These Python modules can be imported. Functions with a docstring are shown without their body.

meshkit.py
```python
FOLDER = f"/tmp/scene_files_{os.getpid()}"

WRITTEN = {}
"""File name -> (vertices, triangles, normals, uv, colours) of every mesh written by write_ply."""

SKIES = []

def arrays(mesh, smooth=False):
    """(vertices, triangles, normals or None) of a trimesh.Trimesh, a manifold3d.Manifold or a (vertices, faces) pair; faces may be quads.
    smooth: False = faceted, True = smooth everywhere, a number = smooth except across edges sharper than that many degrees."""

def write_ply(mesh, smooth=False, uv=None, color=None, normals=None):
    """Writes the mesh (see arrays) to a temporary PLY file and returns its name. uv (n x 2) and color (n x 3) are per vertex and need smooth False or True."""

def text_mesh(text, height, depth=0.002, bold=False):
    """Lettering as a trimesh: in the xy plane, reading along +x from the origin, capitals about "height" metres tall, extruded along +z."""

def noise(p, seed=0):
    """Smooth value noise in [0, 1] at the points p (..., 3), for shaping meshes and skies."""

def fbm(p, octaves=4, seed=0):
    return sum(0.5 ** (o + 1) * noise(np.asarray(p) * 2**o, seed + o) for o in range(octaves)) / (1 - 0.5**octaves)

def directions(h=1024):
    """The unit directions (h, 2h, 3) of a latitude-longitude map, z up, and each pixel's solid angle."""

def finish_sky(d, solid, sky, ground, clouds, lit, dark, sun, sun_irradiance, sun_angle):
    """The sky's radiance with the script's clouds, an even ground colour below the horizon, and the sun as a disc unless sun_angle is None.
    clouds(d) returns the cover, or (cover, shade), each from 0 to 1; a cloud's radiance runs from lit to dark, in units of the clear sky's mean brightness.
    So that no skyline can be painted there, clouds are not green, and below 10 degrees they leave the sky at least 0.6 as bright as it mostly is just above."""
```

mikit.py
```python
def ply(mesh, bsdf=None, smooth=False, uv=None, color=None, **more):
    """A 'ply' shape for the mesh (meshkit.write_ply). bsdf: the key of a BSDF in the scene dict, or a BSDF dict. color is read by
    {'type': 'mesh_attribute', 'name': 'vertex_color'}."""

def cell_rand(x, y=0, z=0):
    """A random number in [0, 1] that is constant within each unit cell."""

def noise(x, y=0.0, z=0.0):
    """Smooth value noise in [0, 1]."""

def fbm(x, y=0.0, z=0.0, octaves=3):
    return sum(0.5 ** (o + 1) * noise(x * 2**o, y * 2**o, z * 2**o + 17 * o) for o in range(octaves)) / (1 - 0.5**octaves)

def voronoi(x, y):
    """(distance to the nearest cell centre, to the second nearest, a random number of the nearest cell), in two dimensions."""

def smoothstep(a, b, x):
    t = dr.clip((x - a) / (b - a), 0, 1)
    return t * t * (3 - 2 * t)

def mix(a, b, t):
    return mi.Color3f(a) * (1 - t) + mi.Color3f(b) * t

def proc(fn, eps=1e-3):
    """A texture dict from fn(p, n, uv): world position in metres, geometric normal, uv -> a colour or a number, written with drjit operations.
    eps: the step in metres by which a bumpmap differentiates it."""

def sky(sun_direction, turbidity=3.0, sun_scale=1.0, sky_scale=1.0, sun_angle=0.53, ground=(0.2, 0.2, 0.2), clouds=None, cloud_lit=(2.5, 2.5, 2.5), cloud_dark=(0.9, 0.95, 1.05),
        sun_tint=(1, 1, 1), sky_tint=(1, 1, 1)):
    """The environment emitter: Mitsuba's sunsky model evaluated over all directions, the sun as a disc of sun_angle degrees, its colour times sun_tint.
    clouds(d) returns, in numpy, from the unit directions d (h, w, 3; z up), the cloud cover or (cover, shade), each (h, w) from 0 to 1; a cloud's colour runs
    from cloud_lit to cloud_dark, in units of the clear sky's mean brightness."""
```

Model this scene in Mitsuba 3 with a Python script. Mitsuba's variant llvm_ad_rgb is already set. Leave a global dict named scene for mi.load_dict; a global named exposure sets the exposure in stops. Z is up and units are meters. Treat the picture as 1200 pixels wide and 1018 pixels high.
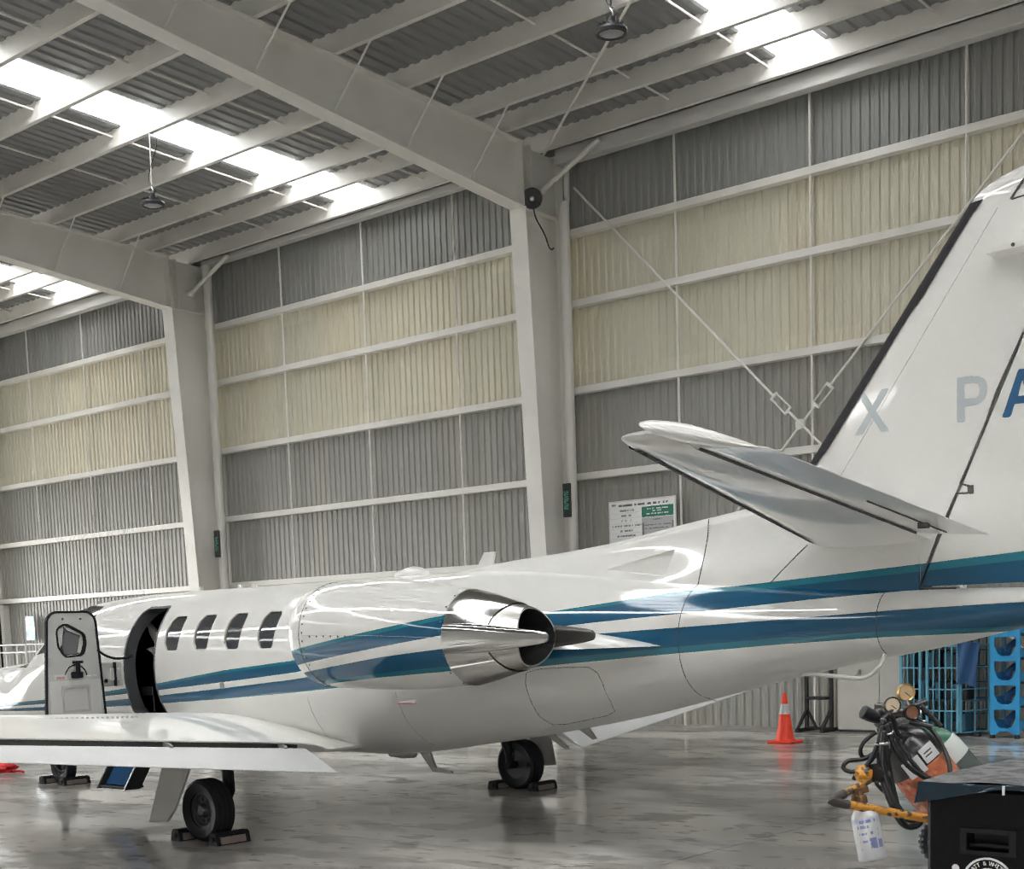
import math, random
import numpy as np, trimesh, manifold3d as m3, shapely
from shapely.geometry import Polygon
import drjit as dr
import mitsuba as mi
import mikit, meshkit
from mikit import ply, proc, noise, fbm, smoothstep, mix, cell_rand, voronoi

T = mi.ScalarTransform4f
scene, labels = {}, {}
rng = np.random.default_rng(7)

# ------------------------------------------------------------------ camera, sky, exposure
EYE = np.array([0.0, 0.0, 1.72])
YAW, PITCH, ROLL, FOCAL, PY = -0.7037985, -0.1117583, -0.0342633, 1626.65, 917.3
cy, sy_, cp, sp = math.cos(YAW), math.sin(YAW), math.cos(PITCH), math.sin(PITCH)
FWD = np.array([sy_ * cp, cy * cp, sp])
RIGHT0 = np.array([cy, -sy_, 0.0])
UP0 = np.cross(RIGHT0, FWD)
UP = -RIGHT0 * math.sin(ROLL) + UP0 * math.cos(ROLL)
scene['camera'] = {
    'type': 'perspective', 'fov_axis': 'x', 'fov': math.degrees(2 * math.atan(600 / FOCAL)),
    'principal_point_offset_x': 0.0, 'principal_point_offset_y': -(PY - 509) / 1018,
    'near_clip': 0.05, 'far_clip': 500.0,
    'to_world': T().look_at(origin=EYE.tolist(), target=(EYE + FWD).tolist(), up=UP.tolist())}
exposure = 0.86
SKY = 6.0            # overcast sky seen through the open hangar doors
SKYLIGHT = 4.6
RIDGE = 14.0       # translucent roof sheets
scene['sky'] = {'type': 'constant', 'radiance': {'type': 'rgb', 'value': [1.0 * SKY, 0.985 * SKY, 0.95 * SKY]}}

# ------------------------------------------------------------------ helpers
def rgb(c): return {'type': 'rgb', 'value': list(map(float, c))}
def pr(color, rough=0.5, metal=0.0, spec=0.5, coat=0.0, gloss=0.95, two=True, bump=None):
    d = {'type': 'principled', 'base_color': color if isinstance(color, dict) else rgb(color), 'roughness': rough if isinstance(rough, dict) else float(rough),
         'metallic': float(metal), 'specular': float(spec)}
    if coat: d.update(clearcoat=float(coat), clearcoat_gloss=float(gloss))
    if bump: d = {'type': 'bumpmap', 'arbitrary': bump[0], 'scale': bump[1], 'bsdf': d}
    return {'type': 'twosided', 'bsdf': d} if two else d
def mat(name, *a, **k):
    scene['mat_' + name] = pr(*a, **k)
    return 'mat_' + name
def lab(key, label=None, category=None, group=None, kind=None):
    d = labels.setdefault(key, {})
    for k, v in (('label', label), ('category', category), ('group', group), ('kind', kind)):
        if v: d[k] = v
def obj(key, mesh, bsdf, smooth=False, to=None, label=None, category=None, group=None, kind=None, **more):
    """One entry of the scene; a taken key gets the next three-digit number."""
    base, n = key, 0
    while key in scene:
        n += 1
        key = f'{base}_{n:03d}'
    d = dict(mesh) if isinstance(mesh, dict) else ply(mesh, bsdf, smooth, **more)
    if isinstance(mesh, dict) and bsdf: d['bsdf'] = {'type': 'ref', 'id': bsdf}
    if to is not None: d['to_world'] = to
    scene[key] = d
    if label or kind: lab(key, label, category, group, kind)
    return key
def thing(name, label, category, group=None, kind=None):
    base, n = name, 0
    while name in labels:
        n += 1
        name = f'{base}_{n:03d}'
    lab(name, label, category, group, kind)
    return name
cat = trimesh.util.concatenate
def box(x0, x1, y0, y1, z0, z1):
    b = trimesh.creation.box((abs(x1 - x0), abs(y1 - y0), abs(z1 - z0)))
    b.apply_translation(((x0 + x1) / 2, (y0 + y1) / 2, (z0 + z1) / 2))
    return b
def bevel_box(x0, x1, y0, y1, z0, z1, r=0.01):
    c = m3.CrossSection([[(x0 + r, y0), (x1 - r, y0), (x1, y0 + r), (x1, y1 - r), (x1 - r, y1), (x0 + r, y1), (x0, y1 - r), (x0, y0 + r)]])
    pts = []
    for z, e in ((z0, r), (z0 + r, 0), (z1 - r, 0), (z1, r)):
        for X, Y in ((x0 + e, y0 + e), (x1 - e, y0 + e), (x1 - e, y1 - e), (x0 + e, y1 - e)):
            if e: pts.append((X, Y, z))
            else:
                for dx, dy in ((r, 0), (0, r)):
                    pts.append((X + (dx if X < (x0 + x1) / 2 else -dx), Y + (dy if Y < (y0 + y1) / 2 else -dy), z))
    return trimesh.convex.convex_hull(np.array(pts))
def frames(p):
    p = np.asarray(p, float)
    t = np.gradient(p, axis=0)
    t /= np.linalg.norm(t, axis=1, keepdims=True) + 1e-12
    a = np.cross(t[0], [0, 0, 1.0] if abs(t[0][2]) < 0.9 else [1.0, 0, 0])
    A, B = [], []
    for k in range(len(p)):
        a = a - t[k] * (a @ t[k])
        a /= np.linalg.norm(a)
        A.append(a); B.append(np.cross(t[k], a))
    return p, np.array(A), np.array(B)
def tube(points, r, sides=12, caps=True):
    p, A, B = frames(points)
    r = np.broadcast_to(r, (len(p),))
    ang = np.arange(sides) * 2 * np.pi / sides
    v = p[:, None] + r[:, None, None] * (np.cos(ang)[None, :, None] * A[:, None] + np.sin(ang)[None, :, None] * B[:, None])
    return grid_mesh(v, wrap=True, caps=caps)
def grid_mesh(v, wrap=True, caps=True):
    """v: rings (n, m, 3) -> a mesh; wrap closes each ring, caps closes the two ends."""
    v = np.asarray(v, float)
    n, m = v.shape[:2]
    i, j = np.meshgrid(np.arange(n - 1), np.arange(m if wrap else m - 1), indexing='ij')
    a, b = i * m + j, i * m + (j + 1) % m
    f = np.stack([a, b, b + m, a + m], -1).reshape(-1, 4)
    f = np.vstack([f[:, [0, 1, 2]], f[:, [0, 2, 3]]])
    verts = v.reshape(-1, 3)
    if caps and wrap:
        c0, c1 = len(verts), len(verts) + 1
        verts = np.vstack([verts, v[0].mean(0), v[-1].mean(0)])
        k = np.arange(m)
        f = np.vstack([f, np.stack([np.full(m, c0), (k + 1) % m, k], 1), np.stack([np.full(m, c1), (n - 1) * m + k, (n - 1) * m + (k + 1) % m], 1)])
    me = trimesh.Trimesh(verts, f, process=False)
    if wrap and caps and me.volume < 0: me.invert()
    return me
def smooth_path(pts, n=24):
    from scipy.interpolate import CubicSpline
    p = np.asarray(pts, float)
    t = np.r_[0, np.cumsum(np.linalg.norm(np.diff(p, axis=0), axis=1))]
    return CubicSpline(t, p)(np.linspace(0, t[-1], n))
def rod(a, b, r, sides=10): return tube([a, b], r, sides)
def bar(a, b, w, h, up=(0, 0, 1)):
    """A rectangular bar from a to b, w wide and h high."""
    a, b = np.asarray(a, float), np.asarray(b, float)
    t = (b - a) / np.linalg.norm(b - a)
    s = np.cross(t, up); s /= np.linalg.norm(s)
    u = np.cross(s, t)
    ring = lambda c: [c + s * w / 2 * x + u * h / 2 * y for x, y in ((-1, -1), (1, -1), (1, 1), (-1, 1))]
    return grid_mesh([ring(a), ring(b)])
def lathe(profile, n=40, axis='z', at=(0, 0, 0)):
    """profile: (radius, height) points."""
    ang = np.linspace(0, 2 * np.pi, n, endpoint=False)
    pr_ = np.asarray(profile, float)
    if min(pr_[0, 0], pr_[-1, 0]) > 0.002: pr_ = np.vstack([pr_, pr_[:1]])     # a ring: closed through the hole
    v = np.stack([pr_[:, None, 0] * np.cos(ang), pr_[:, None, 0] * np.sin(ang), np.repeat(pr_[:, 1:2], n, 1)], -1)
    me = grid_mesh(v, caps=min(pr_[0, 0], pr_[-1, 0]) <= 0.002)
    if not min(pr_[0, 0], pr_[-1, 0]) <= 0.002 and me.volume < 0: me.invert()
    if axis == 'x': me.apply_transform(trimesh.transformations.rotation_matrix(np.pi / 2, [0, 1, 0]))
    if axis == 'y': me.apply_transform(trimesh.transformations.rotation_matrix(-np.pi / 2, [1, 0, 0]))
    me.apply_translation(at)
    return me
def prism(poly, d0, d1, plane='xy'):
    """Extrudes a polygon between d0 and d1 along the axis that plane leaves out."""
    p = poly if hasattr(poly, 'exterior') else Polygon(poly)
    me = trimesh.creation.extrude_polygon(p, d1 - d0, engine='earcut')
    me.apply_translation((0, 0, d0))
    v = np.array(me.vertices)
    if plane == 'xz': me.vertices = v[:, [0, 2, 1]]; me.invert()
    if plane == 'yz': me.vertices = v[:, [2, 0, 1]]
    return me
def to_man(me):
    return m3.Manifold(m3.Mesh(vert_properties=np.asarray(me.vertices, np.float32), tri_verts=np.asarray(me.faces, np.uint32)))
def from_man(m):
    q = m.to_mesh()
    return trimesh.Trimesh(q.vert_properties[:, :3], q.tri_verts, process=True)
def rrect(x0, x1, y0, y1, r):
    return shapely.box(x0 + r, y0 + r, x1 - r, y1 - r).buffer(r, quad_segs=6)

# ------------------------------------------------------------------ materials of the hall
def c3(v): return mi.Color3f(float(v[0]), float(v[1]), float(v[2]))
def sheet_tex(base, warm, amount):
    def fn(p, n, uv):
        sheet = cell_rand(dr.floor(p.x / 1.1925 + 0.02), dr.floor(p.z / 2.0), 5)
        dirt = fbm(p.x * 1.3, p.z * 0.25, p.y, 3)
        k = 0.90 + 0.10 * sheet + 0.10 * (dirt - 0.5)
        return mix(c3(base), c3(warm), smoothstep(0.45, 0.8, dirt) * amount) * k
    return proc(fn)
mat('sheet_grey', sheet_tex((0.25, 0.253, 0.243), (0.27, 0.26, 0.23), 0.5), rough=0.38, spec=0.5)
mat('sheet_low', sheet_tex((0.275, 0.272, 0.252), (0.31, 0.29, 0.245), 0.8), rough=0.38, spec=0.5)
mat('sheet_cream', sheet_tex((0.58, 0.55, 0.44), (0.61, 0.54, 0.40), 0.7), rough=0.36, spec=0.5)
mat('sheet_roof', sheet_tex((0.20, 0.205, 0.205), (0.18, 0.185, 0.185), 0.5), rough=0.36, spec=0.5)
def steel_tex(p, n, uv):
    d = fbm(p.x * 0.9, p.y * 0.9, p.z * 0.7, 3)
    return mix(c3((0.72, 0.705, 0.665)), c3((0.65, 0.63, 0.585)), smoothstep(0.4, 0.75, d))
mat('steel', proc(steel_tex), rough=0.38, spec=0.5)
mat('steel_grey', (0.55, 0.545, 0.52), rough=0.38, spec=0.5)
mat('dark_gap', (0.03, 0.03, 0.03), rough=0.7)
mat('black_plastic', (0.02, 0.021, 0.023), rough=0.4)
mat('pipe', (0.62, 0.60, 0.56), rough=0.35)
def floor_col(p, n, uv):
    a = fbm(p.x * 0.45 + 3, p.y * 0.9, 1.0, 4)
    b = fbm(p.x * 1.6, p.y * 3.2 + 9, 2.0, 4)
    c = fbm(p.x * 5.0, p.y * 9.0, 4.0, 3)
    base = mix(c3((0.39, 0.375, 0.345)), c3((0.19, 0.182, 0.17)), smoothstep(0.40, 0.60, a))
    base = mix(base, c3((0.12, 0.112, 0.104)), smoothstep(0.56, 0.70, b) * 0.75)
    base = mix(base, c3((0.06, 0.055, 0.05)), smoothstep(0.66, 0.76, c) * 0.6)
    return base
def floor_rough(p, n, uv):
    b = fbm(p.x * 1.6, p.y * 3.2 + 9, 2.0, 4)
    c = fbm(p.x * 0.7 + 11, p.y * 1.4, 7.0, 3)
    return 0.045 + 0.13 * smoothstep(0.45, 0.7, b) + 0.06 * c
mat('floor', proc(floor_col), rough=proc(floor_rough), spec=0.62)
mat('floor_joint', (0.07, 0.065, 0.06), rough=0.6)
mat('apron', (0.45, 0.44, 0.42), rough=0.8)
scene['mat_skylight'] = pr((0.75, 0.78, 0.8), rough=0.5)

# ------------------------------------------------------------------ the hall: floor, walls, roof
XL, XR, YB, YF = -43.68, 13.56, 19.60, -15.0       # left end, right end, back wall, front wall
FRAMES = [-43.68, -34.14, -24.60, -15.06, -5.52, 4.02, 13.56]
RIDGE_Y = 2.0
def z_raf(y): return 9.61 + 0.047 * (18.41 - y) if y >= RIDGE_Y else 9.61 + 0.047 * (18.41 - (2 * RIDGE_Y - y))
obj('floor', box(XL - 0.3, XR + 0.3, YF - 0.3, YB + 0.3, -0.2, -0.012), 'mat_floor_joint', label='polished concrete floor of the hangar, stained and glossy', kind='structure')
slab = ply(box(0, 1, 0, 1, -0.012, 0.0), 'mat_floor')
xs = np.arange(XL, XR + 0.1, 4.77)
ys = np.array([-15, -10.4, -5.8, -1.2, 3.4, 8.0, 12.6, 17.2, 19.6])
for a, b in zip(xs[:-1], xs[1:]):
    for c, d in zip(ys[:-1], ys[1:]):
        obj('floor__slab', slab, None, to=T().translate([a + 0.004, c + 0.004, 0]).scale([b - a - 0.008, d - c - 0.008, 1]))
obj('ground_outside', cat([box(-140, XL - 0.3, -90, 80, -0.2, -0.02), box(XL - 0.3, 60, -90, YF - 0.3, -0.2, -0.02)]), 'mat_apron', label='pale concrete apron outside the open hangar end', kind='structure')

def corrugated(width, pitch, depth, ztop=1.0):
    """A trapezoidal sheet, x along the width, y the rib depth (towards -y), z from 0 to ztop."""
    n = max(1, int(round(width / pitch)))
    q = width / n
    prof = []
    for k in range(n):
        for u, d in ((0.0, 0), (0.30, 0), (0.44, 1), (0.86, 1)):
            prof.append((q * (k + u), -depth * d))
    prof.append((width, 0))
    prof = np.array(prof)
    v = np.array([[(x, y, z) for x, y in prof] for z in (0, ztop)])
    return grid_mesh(v, wrap=False)
WP = 1.1925
wall_sheet = {m: ply(corrugated(WP, WP / 8, 0.020), m) for m in ('mat_sheet_grey', 'mat_sheet_cream', 'mat_sheet_low')}
obj('wall_back', box(XL, XR, YB + 0.012, YB + 0.10, 0, 9.95), 'mat_dark_gap', label='corrugated metal side wall of the hangar with cream translucent band', kind='structure')
rows = [(0.0, 2.83, 'mat_sheet_low'), (2.83, 5.70, 'mat_sheet_low'), (5.70, 8.30, 'mat_sheet_cream'), (8.30, 9.95, 'mat_sheet_grey')]
for k in range(int(round((-2.0 - (-36.525)) / WP)) + 1):
    x = -36.525 + WP * k
    for z0, z1, m in rows:
        obj('wall_back__panel', wall_sheet[m], None, to=T().translate([x, YB + 0.005, z0]).scale([1, 1, z1 - z0]))
GIRTS = [2.83, 4.25, 5.70, 7.14, 8.30]
gp = Polygon([(0, -0.055), (0.16, -0.055), (0.16, -0.040), (0.018, -0.040), (0.018, 0.040), (0.16, 0.040), (0.16, 0.055), (0, 0.055)])
girt = trimesh.creation.extrude_polygon(gp, 1.0, engine='earcut')         # x: depth, y: height, z: along
girt.vertices = np.array(girt.vertices)[:, [2, 0, 1]]
girt_ply = ply(girt, 'mat_steel')
for a, b in zip(FRAMES[:-1], FRAMES[1:]):
    if b < -36: continue
    for z in GIRTS:
        obj('wall_back__girt', girt_ply, None, to=T().translate([a, 19.41, z]).scale([b - a, 1, 1]))
sag_ply = ply(rod((0, 0, 0), (0, 0, 1), 0.020, 8), 'mat_steel')
zs = [0.0] + GIRTS + [9.75]
for a in FRAMES[1:-1]:
    for j in (1, 2, 3):
        x = a + j * 2.385
        if x > 3: continue
        for z0, z1 in zip(zs[:-1], zs[1:]):
            obj('wall_back__sag_rod', sag_ply, None, to=T().translate([x, 19.44, z0 + 0.06 * (z0 > 0)]).scale([1, 1, z1 - z0 - 0.12]))
obj('wall_front', cat([box(XL, 2.0, YF - 0.1, YF, 0, 9.95), box(9.0, XR, YF - 0.1, YF, 0, 9.95), box(2.0, 9.0, YF - 0.1, YF, 4.2, 9.95)]), 'mat_sheet_grey', kind='structure', label='corrugated metal wall of the hangar behind the camera, with a wide open doorway')
obj('wall_right', box(XR, XR + 0.1, YF, YB, 0, 10.8), 'mat_sheet_grey', kind='structure', label='corrugated metal end wall of the hangar')
obj('wall_left', cat([box(XL - 0.1, XL, YF, -3.0, 0, 10.8), box(XL - 0.1, XL, 15.0, YB, 0, 10.8), box(XL - 0.1, XL, -3.0, 15.0, 5.2, 10.8)]), 'mat_sheet_grey', kind='structure', label='hangar end wall with the wide open doorway')

# roof: sheets, translucent strips, purlins
PUR = [11.38, 12.81, 14.25, 15.71, 17.15, 17.93, 18.97]
PUR_BACK = [11.38 - 1.44 * k for k in range(1, 7)] + [11.38]
ALLP = sorted(set(PUR + PUR_BACK))
PH = 0.29
slope = 0.047
def roof_T(x, y0, lift=0.0):
    # sheet local: x width, y depth (towards -y = down), z along the slope -> maps to world x, -z depth, y along
    m = np.eye(4)
    m[:3, 0] = [1, 0, 0]
    m[:3, 1] = [0, 0, 1]
    m[:3, 2] = [0, 1, -slope]
    m[:3, 3] = [x, y0, z_raf(y0) + PH + lift]
    return T(m)
roof_deck_x = {}
SKYL = {-24.60: (-20.01, -19.03), -15.06: (-10.57, -9.79), -34.14: (-29.55, -28.57), -5.52: (-0.93, 0.05), 4.02: (8.6, 9.58), -43.68: (-39.1, -38.1)}
sheet_cache = {}
def roof_sheet(w):
    key = round(w, 3)
    if key not in sheet_cache:
        sheet_cache[key] = ply(corrugated(w, 0.238, 0.024), 'mat_sheet_roof')
    return sheet_cache[key]
obj('ceiling', cat([box(XL, XR, YF, RIDGE_Y, 10.9, 10.95), box(XL, XR, RIDGE_Y, YB, 10.9, 10.95)]), 'mat_dark_gap', label='metal roof of the hangar with translucent strips between the purlins', kind='structure')
for a in FRAMES[:-1]:
    l, r = SKYL[a]
    for x0, x1 in ((a, l), (r, a + 9.54)):
        n = int(round((x1 - x0) / 0.954))
        w = (x1 - x0) / n
        for k in range(n):
            obj('ceiling__roof_sheet', roof_sheet(w), None, to=roof_T(x0 + k * w, RIDGE_Y + 0.35) @ T().scale([1, 1, YB + 0.1 - RIDGE_Y - 0.35]))
    edges = [RIDGE_Y + 0.35] + [p for p in ALLP if p > RIDGE_Y + 0.6] 
    w_end = roof_T(l, 18.97) @ T().scale([1, 1, YB + 0.1 - 18.97])
    obj('ceiling__roof_sheet', roof_sheet(r - l), None, to=w_end)
    for y0, y1 in zip(edges[:-1], edges[1:]):
        sk = corrugated(r - l, 0.238, 0.03); sk.invert()
        k = obj('ceiling__skylight', sk, 'mat_skylight', to=roof_T(l, y0, 0.004) @ T().scale([1, 1, y1 - y0]))
        scene[k]['emitter'] = {'type': 'area', 'radiance': rgb((SKYLIGHT * 0.97, SKYLIGHT * 0.99, SKYLIGHT * 1.0))}
# the far roof slope behind the camera, closed, and a translucent ridge
obj('ceiling__far_slope', grid_mesh([[(XL, RIDGE_Y - 0.35, z_raf(RIDGE_Y) + PH), (XR, RIDGE_Y - 0.35, z_raf(RIDGE_Y) + PH)], [(XL, YF, z_raf(YF) + PH), (XR, YF, z_raf(YF) + PH)]], wrap=False), 'mat_sheet_roof')
for a in FRAMES[:-1]:
    l, r = SKYL[a]
    y0, y1 = RIDGE_Y - 0.6, YF + 0.4
    k = obj('ceiling__far_skylight', grid_mesh([[(l, y0, z_raf(y0) + PH - 0.03), (r, y0, z_raf(y0) + PH - 0.03)], [(l, y1, z_raf(y1) + PH - 0.03), (r, y1, z_raf(y1) + PH - 0.03)]], wrap=False), 'mat_skylight')
    scene[k]['emitter'] = {'type': 'area', 'radiance': rgb((SKYLIGHT * 0.97, SKYLIGHT * 0.99, SKYLIGHT * 1.0))}
k = obj('ceiling__ridge_light', grid_mesh([[(XR, RIDGE_Y - 0.35, 10.70), (XL, RIDGE_Y - 0.35, 10.70)], [(XR, RIDGE_Y + 0.35, 10.70), (XL, RIDGE_Y + 0.35, 10.70)]], wrap=False), 'mat_skylight')
scene[k]['emitter'] = {'type': 'area', 'radiance': rgb((RIDGE * 0.99, RIDGE * 0.99, RIDGE * 0.97))}

pp = Polygon([(0, 0), (0.085, 0), (0.085, 0.03), (0.07, 0.03), (0.07, 0.015), (0.015, 0.015), (0.015, PH - 0.015), (0.085, PH - 0.015), (0.085, PH), (0, PH)])
pur = trimesh.creation.extrude_polygon(pp, 1.0, engine='earcut')
pur.vertices = np.array(pur.vertices)[:, [2, 0, 1]]
pur_ply = ply(pur, 'mat_steel')
for a, b in zip(FRAMES[:-1], FRAMES[1:]):
    for y in ALLP:
        obj('ceiling__purlin', pur_ply, None, to=T().translate([a, y, z_raf(y) - 0.002]).scale([b - a, 1, 1]))
# sag bars between the purlins
for a in FRAMES[1:-2]:
    for x in (a + 2.6, a + 4.35, a + 6.9):
        for y0, y1 in zip(ALLP[:-1], ALLP[1:]):
            if y0 > 4: obj('ceiling__sag_bar', rod((x, y0 + 0.02, z_raf(y0) + 0.17), (x, y1, z_raf(y1) + 0.17), 0.018, 6), 'mat_steel')

# ------------------------------------------------------------------ steel frames
def z_bot(y):
    return float(np.interp(y, [2.0, 8.0, 18.38], [z_raf(2.0) - 0.47, 9.63, 8.57]))
which = {-34.14: 'leftmost', -24.60: 'far left', -15.06: 'middle', -5.52: 'right', 4.02: 'near', -43.68: 'doorway', 13.56: 'end'}
colname = {-24.60: 'tapered white steel column at the left, behind the jet nose section', -15.06: 'tapered white steel column rising behind the jet engine, with a black lamp at its knee',
           -34.14: 'tapered white steel column at the far left edge beside the dark doorway', -5.52: 'tapered white steel column to the right beyond the jet tail'}
rafname = {-24.60: 'deep white roof beam at the left, ending on the column behind the jet nose section', -15.06: 'deep white roof beam crossing the upper left of the picture down to the middle column',
           -34.14: 'white roof beam at the far left end of the hangar', -5.52: 'white roof beam at the right beyond the jet tail'}
for X in (-34.14, -24.60, -15.06, -5.52):
    t = thing('steel_column', colname[X], 'column')
    wy = lambda z: 18.79 - (18.79 - 18.38) * z / 8.57
    obj(t + '__web', prism([(wy(0) + 0.02, 0.02), (19.38, 0.02), (19.38, 9.55), (18.40, 9.58), (18.40, 8.57)], X - 0.006, X + 0.006, 'yz'), 'mat_steel')
    obj(t + '__inner_flange', prism([(wy(0), 0.02), (wy(0) + 0.02, 0.02), (18.40, 8.57), (18.38, 8.57)], X - 0.17, X + 0.17, 'yz'), 'mat_steel')
    obj(t + '__outer_flange', box(X - 0.17, X + 0.17, 19.38, 19.40, 0.02, 9.60), 'mat_steel')
    obj(t + '__base_plate', box(X - 0.22, X + 0.22, 18.70, 19.42, 0.0, 0.02), 'mat_steel')
    obj(t + '__stiffener', box(X - 0.15, X + 0.15, 18.41, 19.37, 8.55, 8.565), 'mat_steel')
    obj(t + '__end_plate', box(X - 0.16, X + 0.16, 18.365, 18.38, 8.58, 9.60), 'mat_steel')
    obj(t + '__end_plate', box(X - 0.155, X + 0.155, 18.565, 18.58, 8.58, 9.58), 'mat_steel')
    r = thing('roof_beam', rafname[X], 'roof beam')
    ys_ = np.linspace(RIDGE_Y, 18.36, 30)
    obj(r + '__web', prism([(y, z_bot(y) + 0.01) for y in ys_] + [(y, z_raf(y) - 0.02) for y in ys_[::-1]], X - 0.005, X + 0.005, 'yz'), 'mat_steel')
    def strip(zf, th, w):
        return grid_mesh([[(X - w, y, zf(y)), (X + w, y, zf(y)), (X + w, y, zf(y) + th), (X - w, y, zf(y) + th)] for y in ys_])
    obj(r + '__bottom_flange', strip(lambda y: z_bot(y) - 0.008, 0.018, 0.15), 'mat_steel')
    obj(r + '__top_flange', strip(lambda y: z_raf(y) - 0.024, 0.018, 0.14), 'mat_steel')
    for y in (11.38, 12.81, 14.25, 15.71, 17.15):
        for sgn in (-1, 1):
            obj(r + '__flange_brace', rod((X + 0.85 * sgn, y + 0.05, z_raf(y) + 0.01), (X + 0.03 * sgn, y + 0.06, z_bot(y) + 0.06), 0.016, 6), 'mat_steel')
    if X > -40:
        g = [X + 0.10, X + 1.2]
        k = thing('knee_brace', {-34.14: 'slim white tube brace beside the far left column top', -24.60: 'slim white tube brace at the top of the column behind the jet nose', -15.06: 'slim white tube brace slanting from the middle column top to the eave', -5.52: 'slim white tube brace at the top of the right column'}[X], 'brace')
        obj(k + '__tube', rod((X + 0.11, 18.95, 8.95), (X + 1.15, 19.13, 9.55), 0.045, 14), 'mat_steel', smooth=40)
        obj(k + '__clip', box(X + 0.007, X + 0.12, 18.90, 19.0, 8.88, 8.96), 'mat_steel')
# eave struts
ev = {-34.14: 'white eave strut over the far left bay of the side wall', -15.06: 'white box eave strut under the roof edge, right of the middle column', -24.60: 'slim white eave strut between the two columns behind the jet'}
for X in (-34.14, -24.60, -15.06):
    h0 = 9.50 if X == -24.60 else 9.37
    obj('eave_strut', bevel_box(X + 0.18, X + 9.36, 19.18, 19.38, h0, 9.62, 0.012), 'mat_steel_grey', label=ev[X], category='eave strut')

# downpipes with their green signs, lamp on the middle column
for X, px, nm, zt in ((-24.60, -24.26, 'beside the column behind the jet nose section', 9.5), (-15.06, -14.735, 'beside the middle column behind the engine', 8.75)):
    t = thing('downpipe', 'round white rainwater downpipe running down the wall ' + nm, 'pipe', 'rainwater pipes at the columns')
    obj(t + '__pipe', rod((px, 19.20, 0.0), (px, 19.20, zt), 0.096, 24), 'mat_pipe', smooth=40)
    for z in (1.2, 3.2, 4.45, 6.1, 7.7):
        obj(t + '__collar', rod((px, 19.20, z), (px, 19.20, z + 0.03), 0.101, 24), 'mat_pipe', smooth=40)
    if zt < 9: obj(t + '__upper_pipe', rod((px + 0.05, 19.24, zt), (px + 0.05, 19.24, 9.36), 0.05, 16), 'mat_pipe', smooth=40)
mat('sign_black', (0.03, 0.035, 0.035), rough=0.4)
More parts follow.
